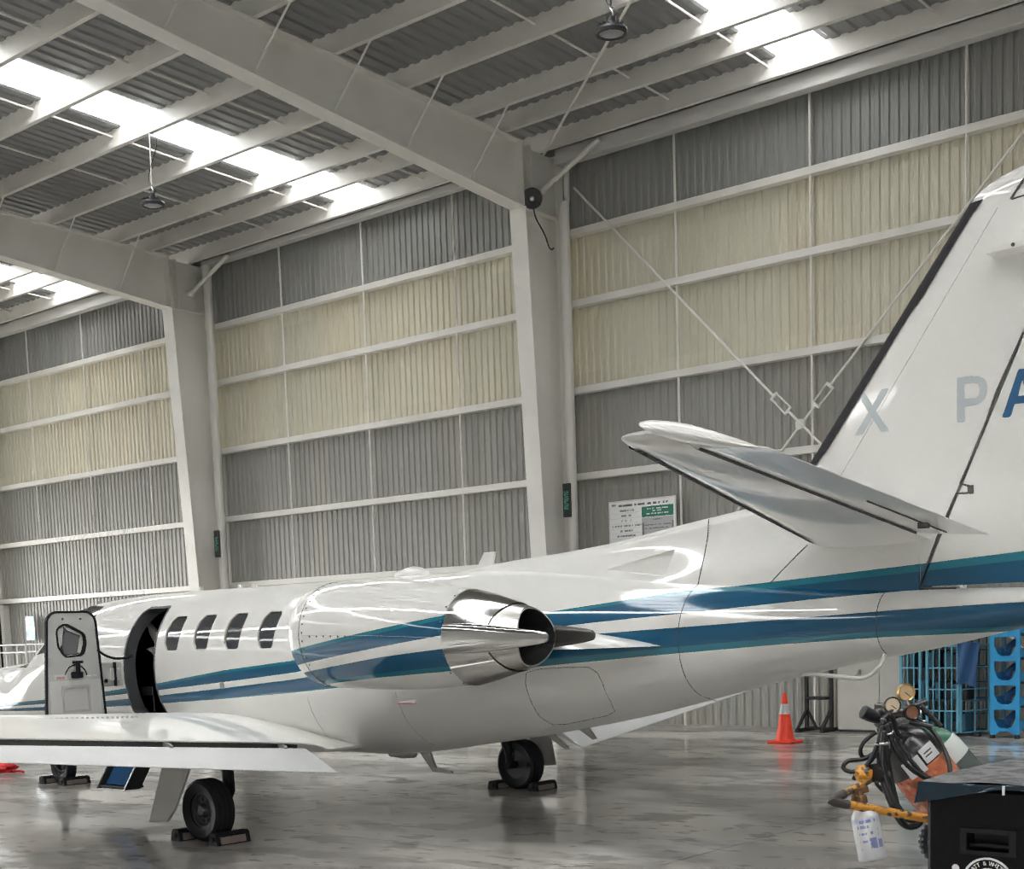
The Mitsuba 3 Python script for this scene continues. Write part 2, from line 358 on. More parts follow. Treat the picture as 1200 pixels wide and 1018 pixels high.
mat('sign_green', (0.10, 0.42, 0.30), rough=0.5)
for px, z0, nm in ((-24.26, 3.43, 'left'), (-14.735, 3.555, 'middle')):
    t = thing('pipe_sign', f'tall narrow black sign with green characters on the {"pipe behind the jet nose" if nm == "left" else "pipe behind the jet engine"}', 'sign')
    obj(t + '__plate', bevel_box(px - 0.085, px + 0.075, 19.055, 19.095, z0, z0 + 0.565, 0.006), 'mat_sign_black')
    for k in range(6):
        zz = z0 + 0.13 + 0.052 * k
        w = [(0, 1), (0, 1), (0.0, 0.45), (0, 1), (0.2, 1), (0, 0.8)][k]
        obj(t + '__character', cat([box(px - 0.05 + 0.09 * w[0], px - 0.05 + 0.09 * w[1], 19.050, 19.0545, zz, zz + 0.012), box(px - 0.05 + 0.075 * (k % 2), px - 0.035 + 0.075 * (k % 2), 19.050, 19.0545, zz + 0.012, zz + 0.036), box(px - 0.05, px + 0.035, 19.050, 19.0545, zz + 0.03, zz + 0.04)]), 'mat_sign_green')
mat('lamp_black', (0.035, 0.037, 0.04), rough=0.45)
mat('lens', (0.30, 0.30, 0.31), rough=0.3)
mat('chrome_dull', (0.6, 0.6, 0.6), rough=0.3, metal=1.0)
def orient(me, direction, at):
    d = np.asarray(direction, float) / np.linalg.norm(direction)
    me = me.copy(); me.apply_transform(trimesh.geometry.align_vectors([0, 0, 1], d)); me.apply_translation(at)
    return me
t = thing('column_lamp', 'black round lamp fixed at the knee of the middle steel column', 'lamp')
d = np.array([0.62, -0.72, -0.1])
at = np.array([-14.84, 18.50, 8.69])
obj(t + '__housing', orient(lathe([(0.02, -0.16), (0.07, -0.15), (0.12, -0.08), (0.165, 0.0), (0.17, 0.03), (0.155, 0.035), (0.15, 0.015), (0.05, -0.02)], 36), d, at), 'mat_lamp_black', smooth=35)
obj(t + '__hub', orient(lathe([(0.045, -0.03), (0.045, 0.01), (0.03, 0.025), (0.001, 0.03)], 20), d, at), 'mat_chrome_dull', smooth=35)
obj(t + '__bracket', box(-15.05, -14.93, 18.53, 18.61, 8.60, 8.70), 'mat_lamp_black')
obj(t + '__cable', tube(smooth_path([(-14.86, 18.56, 8.57), (-14.85, 18.62, 8.38), (-14.82, 18.8, 8.14), (-14.85, 18.95, 7.98), (-14.87, 19.08, 8.02)], 24), 0.012, 6), 'mat_black_plastic', smooth=True)

# high-bay lamps
for (x, z, nm, rope) in ((-19.28, 8.70, 'black round high-bay lamp hanging from the roof at the upper left', True), (-10.14, 8.72, 'black round high-bay lamp hanging near the top centre of the picture', False)):
    y = 14.25
    t = thing('high_bay_lamp', nm, 'lamp', None)
    obj(t + '__housing', lathe([(0.03, 0.17), (0.055, 0.16), (0.06, 0.10), (0.10, 0.09), (0.115, 0.04), (0.185, 0.03), (0.195, 0.0), (0.185, -0.03), (0.155, -0.035), (0.15, -0.015), (0.001, -0.012)], 40, at=(x, y, z)), 'mat_lamp_black', smooth=35)
    obj(t + '__lens', lathe([(0.148, -0.016), (0.12, -0.03), (0.001, -0.036)], 40, at=(x, y, z)), 'mat_lens', smooth=60)
    for k in range(16):
        a = k * math.pi / 8
        f = box(0.06, 0.17, -0.004, 0.004, 0.03, 0.075); f.apply_transform(trimesh.transformations.rotation_matrix(a, [0, 0, 1])); f.apply_translation((x, y, z))
        obj(t + '__fin', f, 'mat_lamp_black')
    obj(t + '__hook', tube(smooth_path([(x, y, z + 0.16), (x + 0.025, y, z + 0.20), (x, y, z + 0.25), (x - 0.02, y, z + 0.28), (x, y, z + 0.31)], 16), 0.008, 6), 'mat_chrome_dull', smooth=True)
    top = z_raf(y) + 0.01
    obj(t + '__cord', rod((x, y + 0.0, z + 0.30), (x, y + 0.02, top), 0.012, 6), 'mat_steel' if rope else 'mat_black_plastic')
    obj(t + '__power_cable', tube(smooth_path([(x + 0.03, y, z + 0.15), (x + 0.09, y, z + 0.2), (x - 0.04, y, z + 0.33), (x + 0.02, y, z + 0.6), (x - 0.01, y + 0.02, top)], 24), 0.007, 5), 'mat_black_plastic', smooth=True)

# X bracing of the wall bay right of the middle column
BY = 19.355 / 19.2
def at_brace(p, y): return np.array([p[0] * y / 19.2, y, 1.72 + (p[2] - 1.72) * y / 19.2])
ctr = at_brace((-10.364, 0, 4.603), 19.355)
def brace(label, a, b, tb):
    t = thing('brace_rod', label, 'brace')
    a, b, tb = (at_brace(q, a[1]) for q in (a, b, tb))
    u = (b - a) / np.linalg.norm(b - a)
    s = np.cross(u, [0, 1, 0])
    c = np.array(tb)
    obj(t + '__rod', cat([rod(a, c - u * 0.16, 0.02, 8), rod(c + u * 0.16, b, 0.02, 8)]), 'mat_steel', smooth=40)
    tbk = [rod(c - u * 0.17 + s * o, c + u * 0.17 + s * o * 1.2, 0.014, 6) for o in (-0.055, 0.055)] + [bar(c + u * e - s * 0.075, c + u * e + s * 0.075, 0.03, 0.04, up=u) for e in (-0.17, 0.17)]
    obj(t + '__turnbuckle', cat(tbk), 'mat_steel')
brace('thin white diagonal rod running down right from the middle column top across the wall', (-14.50, 19.325, 8.93), (-5.95, 19.325, 0.12), (-10.69, 19.325, 4.95))
brace('thin white diagonal rod rising right across the wall behind the jet tail', (-14.45, 19.385, 0.28), (-5.95, 19.385, 9.10), (-9.99, 19.385, 4.98))
obj('brace_plate', orient(lathe([(0.001, -0.02), (0.085, -0.02), (0.085, 0.02), (0.001, 0.02)], 6), (0, 1, 0), ctr + [0, 0.0, 0]), 'mat_steel', label='small white plate where the two diagonal wall rods cross', category='plate')
obj('roof_brace_rod', rod((-14.93, 18.95, 9.50), (-5.6, 11.40, 9.88), 0.02, 8), 'mat_steel', smooth=40, label='long thin white rod slanting under the roof from the middle column top', category='brace')

# notice board, print on the board
def notice_tex(p, n, uv):
    x = (p.x + 14.075) / 1.31; z = (3.745 - p.z) / 0.62
    white = c3((0.80, 0.80, 0.79))
    ink = c3((0.10, 0.10, 0.11))
    def line(z0, h, x0, x1, f):
        w = noise(x * f, z0 * 31.0, 5.0)
        return dr.select((z > z0) & (z < z0 + h) & (x > x0) & (x < x1) & (w > 0.36), 1.0, 0.0)
    col = white
    col = mix(col, ink, line(0.075, 0.055, 0.14, 0.90, 60.0))
    col = mix(col, ink, dr.select((x > 0.03) & (x < 0.10) & (z > 0.05) & (z < 0.10), 0.8, 0.0))
    for k in range(6):
        zz = 0.215 + 0.135 * k
        w = [0.16, 0.12, 0.10, 0.30, 0.13, 0.2][k]
        col = mix(col, ink, line(zz, 0.05, 0.26 - w * 0.75, 0.26 + w * 0.75, 70.0) * 0.8)
        col = mix(col, c3((0.45, 0.46, 0.46)), dr.select((x > 0.02) & (x < 0.47) & (z > zz + 0.085) & (z < zz + 0.095), 0.6, 0.0))
    green = c3((0.02, 0.17, 0.11))
    ing = (x > 0.50) & (x < 0.98) & (z > 0.18) & (z < 0.46)
    col = dr.select(ing, green, col)
    col = mix(col, white, dr.select(ing, line(0.23, 0.035, 0.58, 0.90, 60.0) + line(0.29, 0.03, 0.66, 0.80, 60.0) + line(0.36, 0.035, 0.56, 0.92, 60.0), 0.0) * 0.8)
    gr = (x > 0.50) & (x < 0.98) & (z > 0.47) & (z < 0.98)
    col = dr.select(gr, c3((0.42, 0.42, 0.43)), col)
    col = mix(col, ink, dr.select(gr, line(0.52, 0.03, 0.66, 0.80, 70.0) + line(0.66, 0.03, 0.54, 0.94, 70.0) + line(0.75, 0.03, 0.54, 0.90, 70.0), 0.0) * 0.7)
    col = mix(col, ink, dr.select(gr & (z > 0.6) & ((x < 0.535) | (x > 0.955)), 0.7, 0.0))
    return col
mat('notice', proc(notice_tex), rough=0.35)
t = thing('notice_board', 'white notice board with a green panel, on the wall right of the middle column', 'notice board')
obj(t + '__board', bevel_box(-14.075, -12.765, 19.385, 19.405, 2.95, 3.745, 0.004), 'mat_notice')
obj(t + '__frame', cat([box(-14.095, -12.745, 19.38, 19.406, 3.745, 3.765), box(-14.095, -14.075, 19.38, 19.406, 2.95, 3.745), box(-12.765, -12.745, 19.38, 19.406, 2.95, 3.745)]), 'mat_steel')
def blue_tex(p, n, uv):
    z = (p.z - 1.85) / 0.55; x = (p.x + 32.66) / 0.4
    k = noise(x * 4, z * 9, 2.0)
    col = mix(c3((0.75, 0.82, 0.88)), c3((0.28, 0.45, 0.62)), smoothstep(0.45, 0.6, k))
    return mix(col, c3((0.85, 0.88, 0.9)), dr.select((z > 0.42) & (z < 0.58), 0.8, 0.0))
mat('blue_poster', proc(blue_tex), rough=0.3)
obj('poster', bevel_box(-32.66, -32.25, 19.40, 19.415, 1.80, 2.42, 0.004), 'mat_blue_poster', label='pale blue and white poster on the far left wall above the jet nose', category='poster')
# dark doorway at the far left
obj('door_1', bevel_box(-36.2, -33.86, 19.50, 19.56, 0.0, 2.70, 0.01), 'mat_dark_gap', label='dark doorway in the wall at the far left edge', kind='structure')
obj('trim_1', box(-33.86, -33.70, 19.40, 19.58, 0.0, 2.74), 'mat_steel', label='white door post at the far left edge', kind='structure')
# railed work platform behind the nose
t = thing('work_platform', 'white work platform with railings, seen over the jet nose at the far left', 'platform')
mat('rail_white', (0.68, 0.68, 0.66), rough=0.4)
mat('deck_grey', (0.2, 0.2, 0.2), rough=0.6)
x0, x1, y0, y1 = -31.95, -30.2, 17.9, 18.7
for x in (x0, (x0 + x1) / 2, x1):
    for y in (y0, y1):
        obj(t + '__post', rod((x, y, 0), (x, y, 1.72), 0.025, 10), 'mat_rail_white', smooth=40)
for z in (1.70, 1.52):
    for y in (y0, y1):
        obj(t + '__rail', rod((x0, y, z), (x1, y, z), 0.022, 10), 'mat_rail_white', smooth=40)
for k in range(13):
    obj(t + '__baluster', rod((x0 + 0.145 * k, y0, 0.95), (x0 + 0.145 * k, y0, 1.5), 0.010, 6), 'mat_rail_white', smooth=40)
obj(t + '__deck', bevel_box(x0, x1, y0, y1, 0.88, 0.94, 0.01), 'mat_deck_grey')

# ------------------------------------------------------------------ the jet: frame s forward from the main wheels, l to its left, z up
from scipy.interpolate import PchipInterpolator
JA = 0.0215
JM = np.array([-9.507, 9.278, 0.0]); JF = np.array([-math.cos(JA), math.sin(JA), 0]); JL = np.array([-math.sin(JA), -math.cos(JA), 0])
JX = np.eye(4); JX[:3, 0], JX[:3, 1], JX[:3, 3] = JF, JL, JM
def W(me):
    me = me.copy(); me.apply_transform(JX); return me
FUS = np.array([  # s, top, bottom, half width
    (7.75, 1.13, 1.07, 0.03), (7.66, 1.21, 0.98, 0.13), (7.45, 1.29, 0.89, 0.25), (7.05, 1.39, 0.79, 0.41), (6.67, 1.447, 0.72, 0.52), (6.2, 1.48, 0.66, 0.63), (5.95, 1.49, 0.63, 0.68),
    (5.6, 1.50, 0.605, 0.735), (5.25, 1.67, 0.59, 0.775), (4.9, 1.93, 0.58, 0.80), (4.4, 2.155, 0.575, 0.815), (3.0, 2.217, 0.575, 0.82), (0.5, 2.22, 0.57, 0.82), (-0.2, 2.22, 0.57, 0.82),
    (-0.7, 2.22, 0.605, 0.815), (-1.4, 2.215, 0.695, 0.79), (-2.05, 2.19, 0.785, 0.735), (-2.63, 2.15, 0.88, 0.665), (-3.15, 2.10, 0.975, 0.595), (-3.5, 2.06, 1.05, 0.545),
    (-4.26, 1.99, 1.225, 0.435), (-4.96, 1.925, 1.37, 0.335), (-5.6, 1.885, 1.48, 0.245), (-6.15, 1.865, 1.595, 0.165), (-6.8, 1.85, 1.71, 0.085), (-7.15, 1.84, 1.79, 0.03)])
_f = [PchipInterpolator(FUS[::-1, 0], FUS[::-1, k]) for k in (1, 2, 3)]
def fus_ring(s, n=120, grow=0.0):
    zt, zb, hw = (float(f(s)) for f in _f)
    a = np.arange(n) * 2 * np.pi / n
    e = 2 / 2.12
    c, d = np.cos(a), np.sin(a)
    # the widest point lies a little under the middle of the cabin
    zc = (zt + zb) / 2
    y = (hw + grow) * np.sign(c) * np.abs(c) ** e
    z = zc + ((zt - zb) / 2 + grow) * np.sign(d) * np.abs(d) ** e
    return np.stack([np.full(n, s), y, z], 1)
def fus_solid(s0, s1, step=0.07, grow=0.0, n=120):
    ss = np.linspace(s0, s1, int(abs(s1 - s0) / step) + 2)
    return grid_mesh([fus_ring(s, n, grow) for s in ss])
def fus_side(s, z, sign=1):
    """Half width of the fuselage at station s and height z."""
    zt, zb, hw = (float(f(s)) for f in _f)
    q = min(1.0, abs(z - (zt + zb) / 2) / ((zt - zb) / 2))
    return sign * hw * max(0.0, 1 - q ** 2.12) ** (1 / 2.12)
#ENDFUS
def pl(x, pts):
    """Piecewise linear in drjit: pts sorted by rising x."""
    out = mi.Float(pts[0][1])
    for (a, b), (c, d) in zip(pts[:-1], pts[1:]):
        out = dr.select(x > a, b + (d - b) * dr.minimum((x - a) / (c - a), 1.0), out)
    return out
ST = dict(
    ut=[(-7.2, 2.15), (-6.21, 2.098), (-5.53, 2.053), (-4.73, 2.001), (-4.06, 1.961), (-3.72, 1.945), (-3.36, 1.904), (-2.61, 1.827), (0.284, 1.481), (1.31, 1.398), (2.4, 1.273), (3.42, 1.182), (4.69, 1.083), (5.88, 1.015), (7.7, 0.93)],
    ub=[(-7.2, 1.89), (-6.2, 1.88), (-5.41, 1.875), (-4.83, 1.845), (-4.34, 1.812), (-3.81, 1.777), (-3.36, 1.752), (-2.87, 1.72), (0.289, 1.37), (1.33, 1.284), (2.42, 1.203), (3.45, 1.131), (4.73, 1.035), (5.93, 0.976), (7.7, 0.92)],
    lt=[(-7.2, 1.79), (-5.99, 1.764), (-5.39, 1.746), (-4.63, 1.71), (-3.83, 1.677), (-3.15, 1.649), (0.298, 1.307), (1.345, 1.225), (2.45, 1.146), (3.48, 1.079), (4.77, 0.999), (5.95, 0.954), (7.7, 0.91)],
    lb=[(-7.2, 1.6), (-6.04, 1.58), (-5.33, 1.566), (-4.62, 1.535), (-3.66, 1.477), (-2.65, 1.408), (-0.39, 1.239), (0.33, 1.185), (1.39, 1.12), (2.5, 1.061), (3.54, 1.011), (4.8, 0.955), (5.99, 0.928), (7.7, 0.90)])
SN = dict(
    ut=[(-2.7, 1.84), (-2.59, 1.826), (-2.03, 1.747), (-1.57, 1.684), (-1.017, 1.606), (-0.6, 1.53)],
    ub=[(-2.7, 1.69), (-2.59, 1.679), (-2.0, 1.607), (-1.05, 1.489), (-0.6, 1.43)],
    lt=[(-2.7, 1.59), (-2.59, 1.581), (-1.98, 1.529), (-1.065, 1.424), (-0.6, 1.37)],
    lb=[(-2.7, 1.42), (-2.56, 1.412), (-1.85, 1.369), (-1.247, 1.324), (-0.6, 1.27)])
WHITE = (0.715, 0.705, 0.675); BLUE = (0.003, 0.055, 0.112); TEAL = (0.010, 0.115, 0.155)
def jet_sz(p):
    return (p.x - float(JM[0])) * float(JF[0]) + (p.y - float(JM[1])) * float(JF[1]), p.z
def stripes(S, tu, tl):
    def fn(p, n, uv):
        s, z = jet_sz(p)
        ut, ub, lt, lb = (pl(s, S[k]) for k in ('ut', 'ub', 'lt', 'lb'))
        col = c3(WHITE)
        up, lo = (z < ut) & (z > ub), (z < lt) & (z > lb)
        col = dr.select(up, dr.select(z > ut - tu(s), c3(TEAL), c3(BLUE)), col)
        col = dr.select(lo, dr.select(z < lb + tl(s), c3(TEAL), c3(BLUE)), col)
        return col
    return proc(fn)
def jet_paint(tex): return dict(rough=0.055, spec=0.55, coat=1.0, gloss=0.995)
mat('jet_paint', stripes(ST, lambda s: pl(s, [(-6.2, 0.056), (-4.4, 0.045), (-3.4, 0.027), (6, 0.024)]), lambda s: pl(s, [(-6.0, 0.032), (-4.6, 0.047), (-2.6, 0.05), (0, 0.012), (6, 0.006)])), **jet_paint(0))
mat('nacelle_paint', stripes(SN, lambda s: pl(s, [(-2.7, 0.034), (-0.6, 0.024)]), lambda s: pl(s, [(-2.7, 0.038), (-0.6, 0.02)])), **jet_paint(0))
mat('flap_paint', (0.63, 0.63, 0.625), rough=0.32, spec=0.4)
mat('white_paint', WHITE, **jet_paint(0))
mat('boot', (0.006, 0.006, 0.008), rough=0.55, spec=0.2)
mat('seam', (0.05, 0.05, 0.05), rough=0.6)
mat('seam_soft', (0.42, 0.41, 0.39), rough=0.5)
mat('window_glass', (0.025, 0.027, 0.03), rough=0.05, spec=0.6, coat=1.0, gloss=0.99)
mat('cabin_dark', (0.022, 0.032, 0.05), rough=0.6)
mat('jamb', (0.055, 0.057, 0.062), rough=0.5)
mat('cabin_trim', (0.5, 0.48, 0.44), rough=0.5)
mat('chrome', (0.72, 0.71, 0.69), rough=0.07, metal=1.0)
mat('rim_metal', (0.45, 0.43, 0.40), rough=0.22, metal=1.0)
mat('dark_metal', (0.10, 0.095, 0.09), rough=0.35, metal=0.8)
mat('soot', (0.012, 0.012, 0.013), rough=0.6)
mat('door_grey', (0.46, 0.455, 0.44), rough=0.38)
mat('door_light', (0.60, 0.59, 0.57), rough=0.4)
mat('rubber', (0.006, 0.007, 0.010), rough=0.6, spec=0.2)
mat('wheel_metal', (0.028, 0.03, 0.033), rough=0.45, metal=0.2)
mat('gear_grey', (0.22, 0.215, 0.20), rough=0.45, spec=0.3)
mat('letter_blue', (0.02, 0.075, 0.16), rough=0.3)
mat('letter_faded', (0.40, 0.435, 0.44), rough=0.4)
mat('blind_grey', (0.11, 0.11, 0.115), rough=0.5)
mat('red_mark', (0.35, 0.06, 0.03), rough=0.5)

jet = thing('jet_airplane', 'white twin-engine jet with two blue stripes, cabin door open, flaps lowered', 'airplane')
J = jet + '__'
def J_(key, me, m, smooth=False, **k): return obj(J + key, W(me), m, smooth, **k)

# ---- fuselage with cabin opening, windows cut and glazed
hull = to_man(fus_solid(7.75, -7.15, 0.08))
cavity = to_man(fus_solid(5.5, -0.6, 0.15, -0.085, 64))
def side_prism(poly, l0, l1): return to_man(prism(poly, l0, l1, 'xz'))
op_poly = Polygon([(2.395, 0.93), (2.415, 1.10), (2.425, 1.30), (2.425, 1.60), (2.455, 1.93), (2.50, 2.06), (2.88, 2.06), (2.945, 2.00), (2.975, 1.82), (2.99, 1.60), (2.985, 1.4), (2.99, 1.15), (3.02, 0.93)]).buffer(-0.05).buffer(0.05, quad_segs=5)
opening = side_prism(op_poly, 0.1, 1.2)
win_polys = []
for c in (2.175, 1.685, 1.19, 0.68):
    win_polys.append(Polygon([(c - 0.122, 1.945), (c - 0.125, 1.60), (c + 0.055, 1.60), (c + 0.115, 1.68), (c + 0.135, 1.78), (c + 0.125, 1.88), (c + 0.075, 1.945)]).buffer(-0.035).buffer(0.035, quad_segs=5))
windows = [side_prism(p, 0.3, 1.2) for p in win_polys]
shell = hull - cavity - opening
for w in windows: shell -= w
for p in win_polys: shell -= side_prism(p, -1.2, -0.3)
J_('fuselage', from_man(shell), 'mat_jet_paint', smooth=32)
thin = to_man(fus_solid(3.2, 0.3, 0.05, -0.012, 120)) - to_man(fus_solid(3.3, 0.2, 0.05, -0.020, 120))
rim_o = to_man(fus_solid(3.2, 0.3, 0.05, 0.002, 120)) - to_man(fus_solid(3.3, 0.2, 0.05, -0.02, 120))
for p in win_polys:
    J_('fuselage__window_pane', from_man(thin ^ side_prism(p.buffer(0.003), 0.3, 1.2)), 'mat_window_glass', smooth=32)
    J_('fuselage__window_rim', from_man(rim_o ^ (side_prism(p.buffer(0.002), 0.3, 1.2) - side_prism(p.buffer(-0.004), 0.3, 1.2))), 'mat_cabin_trim')
    J_('fuselage__window_pane', from_man(thin ^ side_prism(p.buffer(0.003), -1.2, -0.3)), 'mat_window_glass', smooth=32)
jamb = (to_man(fus_solid(3.3, 2.2, 0.05, 0.001, 120)) - to_man(fus_solid(3.4, 2.1, 0.05, -0.13, 120))) ^ (side_prism(op_poly.buffer(0.002), 0.1, 1.2) - side_prism(op_poly.buffer(-0.022), 0.05, 1.3))
J_('fuselage__door_jamb', from_man(jamb), 'mat_jamb')
lining = to_man(fus_solid(5.45, -0.55, 0.15, -0.10, 64)) - to_man(fus_solid(5.4, -0.5, 0.15, -0.12, 64)) - opening
for p in win_polys: lining -= side_prism(p.buffer(0.02), -1.2, 1.2)
J_('fuselage__cabin_lining', from_man(lining), 'mat_cabin_dark')
J_('fuselage__cabin_floor', box(-0.4, 5.3, -0.6, 0.6, 0.86, 0.90), 'mat_cabin_dark')
J_('fuselage__cabin_partition', cat([prism([(3.16, 1.93), (3.06, 1.86), (2.93, 1.755), (2.90, 1.62), (2.96, 1.56), (3.0, 1.66), (3.10, 1.78)], 0.36, 0.40, 'xz'), prism([(3.16, 1.62), (3.05, 1.64), (2.94, 1.65), (2.95, 1.56), (3.005, 1.535), (3.06, 1.585)], 0.40, 0.42, 'xz')]), 'mat_cabin_trim')
J_('fuselage__cabin_step', bevel_box(3.04, 3.25, 0.43, 0.45, 1.12, 1.22, 0.006), 'mat_wheel_metal')
for s in (2.50, 2.84): J_('fuselage__cabin_rail', rod((s, 0.57, 0.92), (s + 0.02, 0.56, 1.12), 0.008, 6), 'mat_wheel_metal')
# windshield side pane and top glare strip
ws = (to_man(fus_solid(6.1, 3.6, 0.06, 0.004, 120)) - to_man(fus_solid(6.2, 3.5, 0.06, -0.006, 120)))
J_('fuselage__windshield_pane', from_man(ws ^ side_prism(Polygon([(3.86, 1.99), (3.93, 2.10), (4.36, 2.13), (4.70, 1.76), (4.86, 1.59), (4.60, 1.62)]), 0.05, 1.2)), 'mat_window_glass', smooth=32)
J_('fuselage__windshield_pane', from_man(ws ^ side_prism(Polygon([(5.60, 1.57), (5.42, 1.50), (5.5, 1.44), (5.95, 1.44), (5.9, 1.50)]), -0.5, 1.2)), 'mat_window_glass', smooth=32)
# antennas and masts
J_('fuselage__antenna_dome', grid_mesh([[(s, 0.05 * w * math.cos(a), 2.17 + 0.135 * w * max(0, math.sin(a)) + 0.03 * min(0, math.sin(a))) for a in np.linspace(0, 2 * np.pi, 20, endpoint=False)] for s, w in [(-0.24, 0.02), (-0.26, 0.3), (-0.32, 0.62), (-0.42, 0.88), (-0.55, 1.0), (-0.66, 0.86), (-0.73, 0.6), (-0.77, 0.3), (-0.785, 0.02)]]), 'mat_white_paint', smooth=50)
def blade(pts, th, key, m='mat_white_paint', l=0.0):
    J_(key, prism(pts, l - th / 2, l + th / 2, 'xz'), m)
blade([(-1.30, 2.19), (-1.51, 2.19), (-1.565, 2.375), (-1.44, 2.375)], 0.02, 'fuselage__blade_antenna')
for s, w, h in ((2.75, 0.10, 0.045), (2.05, 0.08, 0.04), (1.85, 0.12, 0.03)):
    blade([(s, 2.21), (s - w, 2.21), (s - w * 0.8, 2.215 + h), (s - w * 0.4, 2.215 + h)], 0.025, 'fuselage__small_antenna')
blade([(-0.52, 0.62), (-0.655, 0.62), (-0.735, 0.455), (-0.94, 0.435), (-0.94, 0.412), (-0.70, 0.418)], 0.03, 'fuselage__drain_mast', 'mat_gear_grey')
J_('fuselage__belly_pod', grid_mesh([[(s, 0.06 * w * math.cos(a), 0.575 + 0.042 * w * math.sin(a) - 0.005) for a in np.linspace(0, 2 * np.pi, 16, endpoint=False)] for s, w in [(-0.12, 0.05), (-0.15, 0.75), (-0.3, 1.0), (-0.44, 0.85), (-0.5, 0.05)]]), 'mat_gear_grey', smooth=50)
blade([(-2.05, 0.80), (-2.15, 0.82), (-2.32, 0.69), (-2.28, 0.682)], 0.02, 'fuselage__belly_antenna', 'mat_gear_grey')
blade([(-2.42, 0.86), (-2.53, 0.88), (-2.62, 0.775), (-2.58, 0.768)], 0.02, 'fuselage__belly_antenna', 'mat_gear_grey')
# panel seams, lying on the skin
def on_skin(pts, grow=0.001):
    return [(s, fus_side(s, z) + grow, z) for s, z in pts]
panel = [(-2.454, 1.356), (-2.425, 1.273), (-2.413, 1.132), (-2.398, 0.985), (-2.43, 0.915), (-2.52, 0.915), (-2.75, 0.955), (-2.959, 0.996), (-3.062, 1.034), (-3.10, 1.115), (-3.111, 1.268), (-3.092, 1.348), (-3.028, 1.392), (-2.8, 1.392), (-2.60, 1.385), (-2.454, 1.356)]
def densify(pts, n=8):
    p = np.asarray(pts, float)
    return np.vstack([p[k] + (p[k + 1] - p[k]) * np.linspace(0, 1, n, endpoint=False)[:, None] for k in range(len(p) - 1)] + [p[-1:]])
J_('fuselage__access_panel_seam', tube(on_skin(densify(panel)), 0.0022, 5), 'mat_seam')
for s, z0, z1, nm in ((-3.80, 1.10, 2.0, 0), (-5.28, 1.45, 1.88, 0), (-1.05, 0.7, 1.2, 0), (0.10, 0.75, 1.15, 0)):
    J_('fuselage__skin_seam', tube(on_skin([(s, z) for z in np.linspace(z0, z1, 30)]), 0.0028, 5), 'mat_seam_soft' if z1 < 1.3 else 'mat_seam')
J_('fuselage__step_light', cat([box(-1.26, -1.03, fus_side(-1.15, 1.115) - 0.02, fus_side(-1.15, 1.115) + 0.006, 1.105, 1.13)]), 'mat_white_paint')
J_('fuselage__red_placard', box(-1.25, -1.04, fus_side(-1.15, 1.115) - 0.02, fus_side(-1.15, 1.115) + 0.007, 1.098, 1.106), 'mat_red_mark')
J_('fuselage__static_port', orient(lathe([(0.001, 0), (0.035, 0), (0.035, 0.006), (0.001, 0.008)], 16), (0, 1, 0), (1.33, fus_side(1.33, 1.255), 1.255)), 'mat_gear_grey')
J_('fuselage__vent_tube', tube(smooth_path([(-4.6, 0.1, 1.31), (-4.85, 0.2, 1.305), (-5.05, 0.24, 1.29), (-5.2, 0.25, 1.30), (-5.28, 0.235, 1.37), (-5.31, 0.22, 1.45)], 24), 0.016, 8), 'mat_white_paint', smooth=True)

# ---- dorsal fairing with the triangular air inlet
def dorsal_ring(s, n=40):
    top = float(np.interp(-s, [1.0, 1.30, 1.75, 2.32, 2.85, 3.52, 4.02, 4.42, 5.6], [2.205, 2.235, 2.285, 2.318, 2.365, 2.462, 2.525, 2.585, 2.60]))
    wb = float(np.interp(-s, [1.0, 1.6, 2.4, 3.2, 4.0, 4.8, 5.6], [0.20, 0.30, 0.33, 0.30, 0.235, 0.17, 0.10]))
    z0 = float(np.interp(-s, [1.0, 2.4, 3.8, 5.6], [2.08, 1.98, 1.86, 1.82]))
    wt = float(np.interp(-s, [1.0, 2.0, 4.0, 5.6], [0.10, 0.09, 0.055, 0.05]))
    pts = []
    for t in np.linspace(0, 1, n // 2):
        w = wb + (wt - wb) * (3 * t * t - 2 * t ** 3) ** 0.85 if t < 0.90 else wt * math.sqrt(max(0, 1 - ((t - 0.90) / 0.10) ** 2)) + 0.001
        pts.append((w, z0 + (top - z0) * t))
    return [(s, -w, z) for w, z in pts] + [(s, w, z) for w, z in pts[::-1]]
dors = to_man(grid_mesh([dorsal_ring(s) for s in np.linspace(-1.0, -5.5, 60)]))
for sg in (1, -1):
    tri = Polygon([(-2.92, 2.155), (-3.515, 2.275), (-3.48, 2.065), (-3.2, 2.075), (-2.94, 2.145)])
    wedge = m3.Manifold.hull_points(np.array([(-2.9, sg * 0.5, 2.15), (-3.52, sg * 0.5, 2.275), (-3.49, sg * 0.5, 2.065), (-2.9, sg * 0.185, 2.15), (-3.52, sg * 0.075, 2.275), (-3.49, sg * 0.085, 2.065)]))
    dors -= wedge
J_('dorsal_fairing', from_man(dors), 'mat_jet_paint', smooth=32)

# ---- aerofoils
def foil(le, te, t, n=22, cam=0.0, blunt=0.0):
    """Closed loop of (chordwise, thickness) from the trailing edge over the top to the nose and back below; le/te chordwise positions."""
    x = (1 - np.cos(np.linspace(0, np.pi, n))) / 2
    y = 5 * t * (0.2969 * np.sqrt(x) - 0.126 * x - 0.3516 * x ** 2 + 0.2843 * x ** 3 - 0.1036 * x ** 4) + blunt * x
    c = cam * 4 * x * (1 - x)
    X = le + (te - le) * x
    ch = abs(te - le)
    up = list(zip(X[::-1], (c + y)[::-1] * ch)); dn = list(zip(X[1:], (c - y)[1:] * ch))
    return up + dn
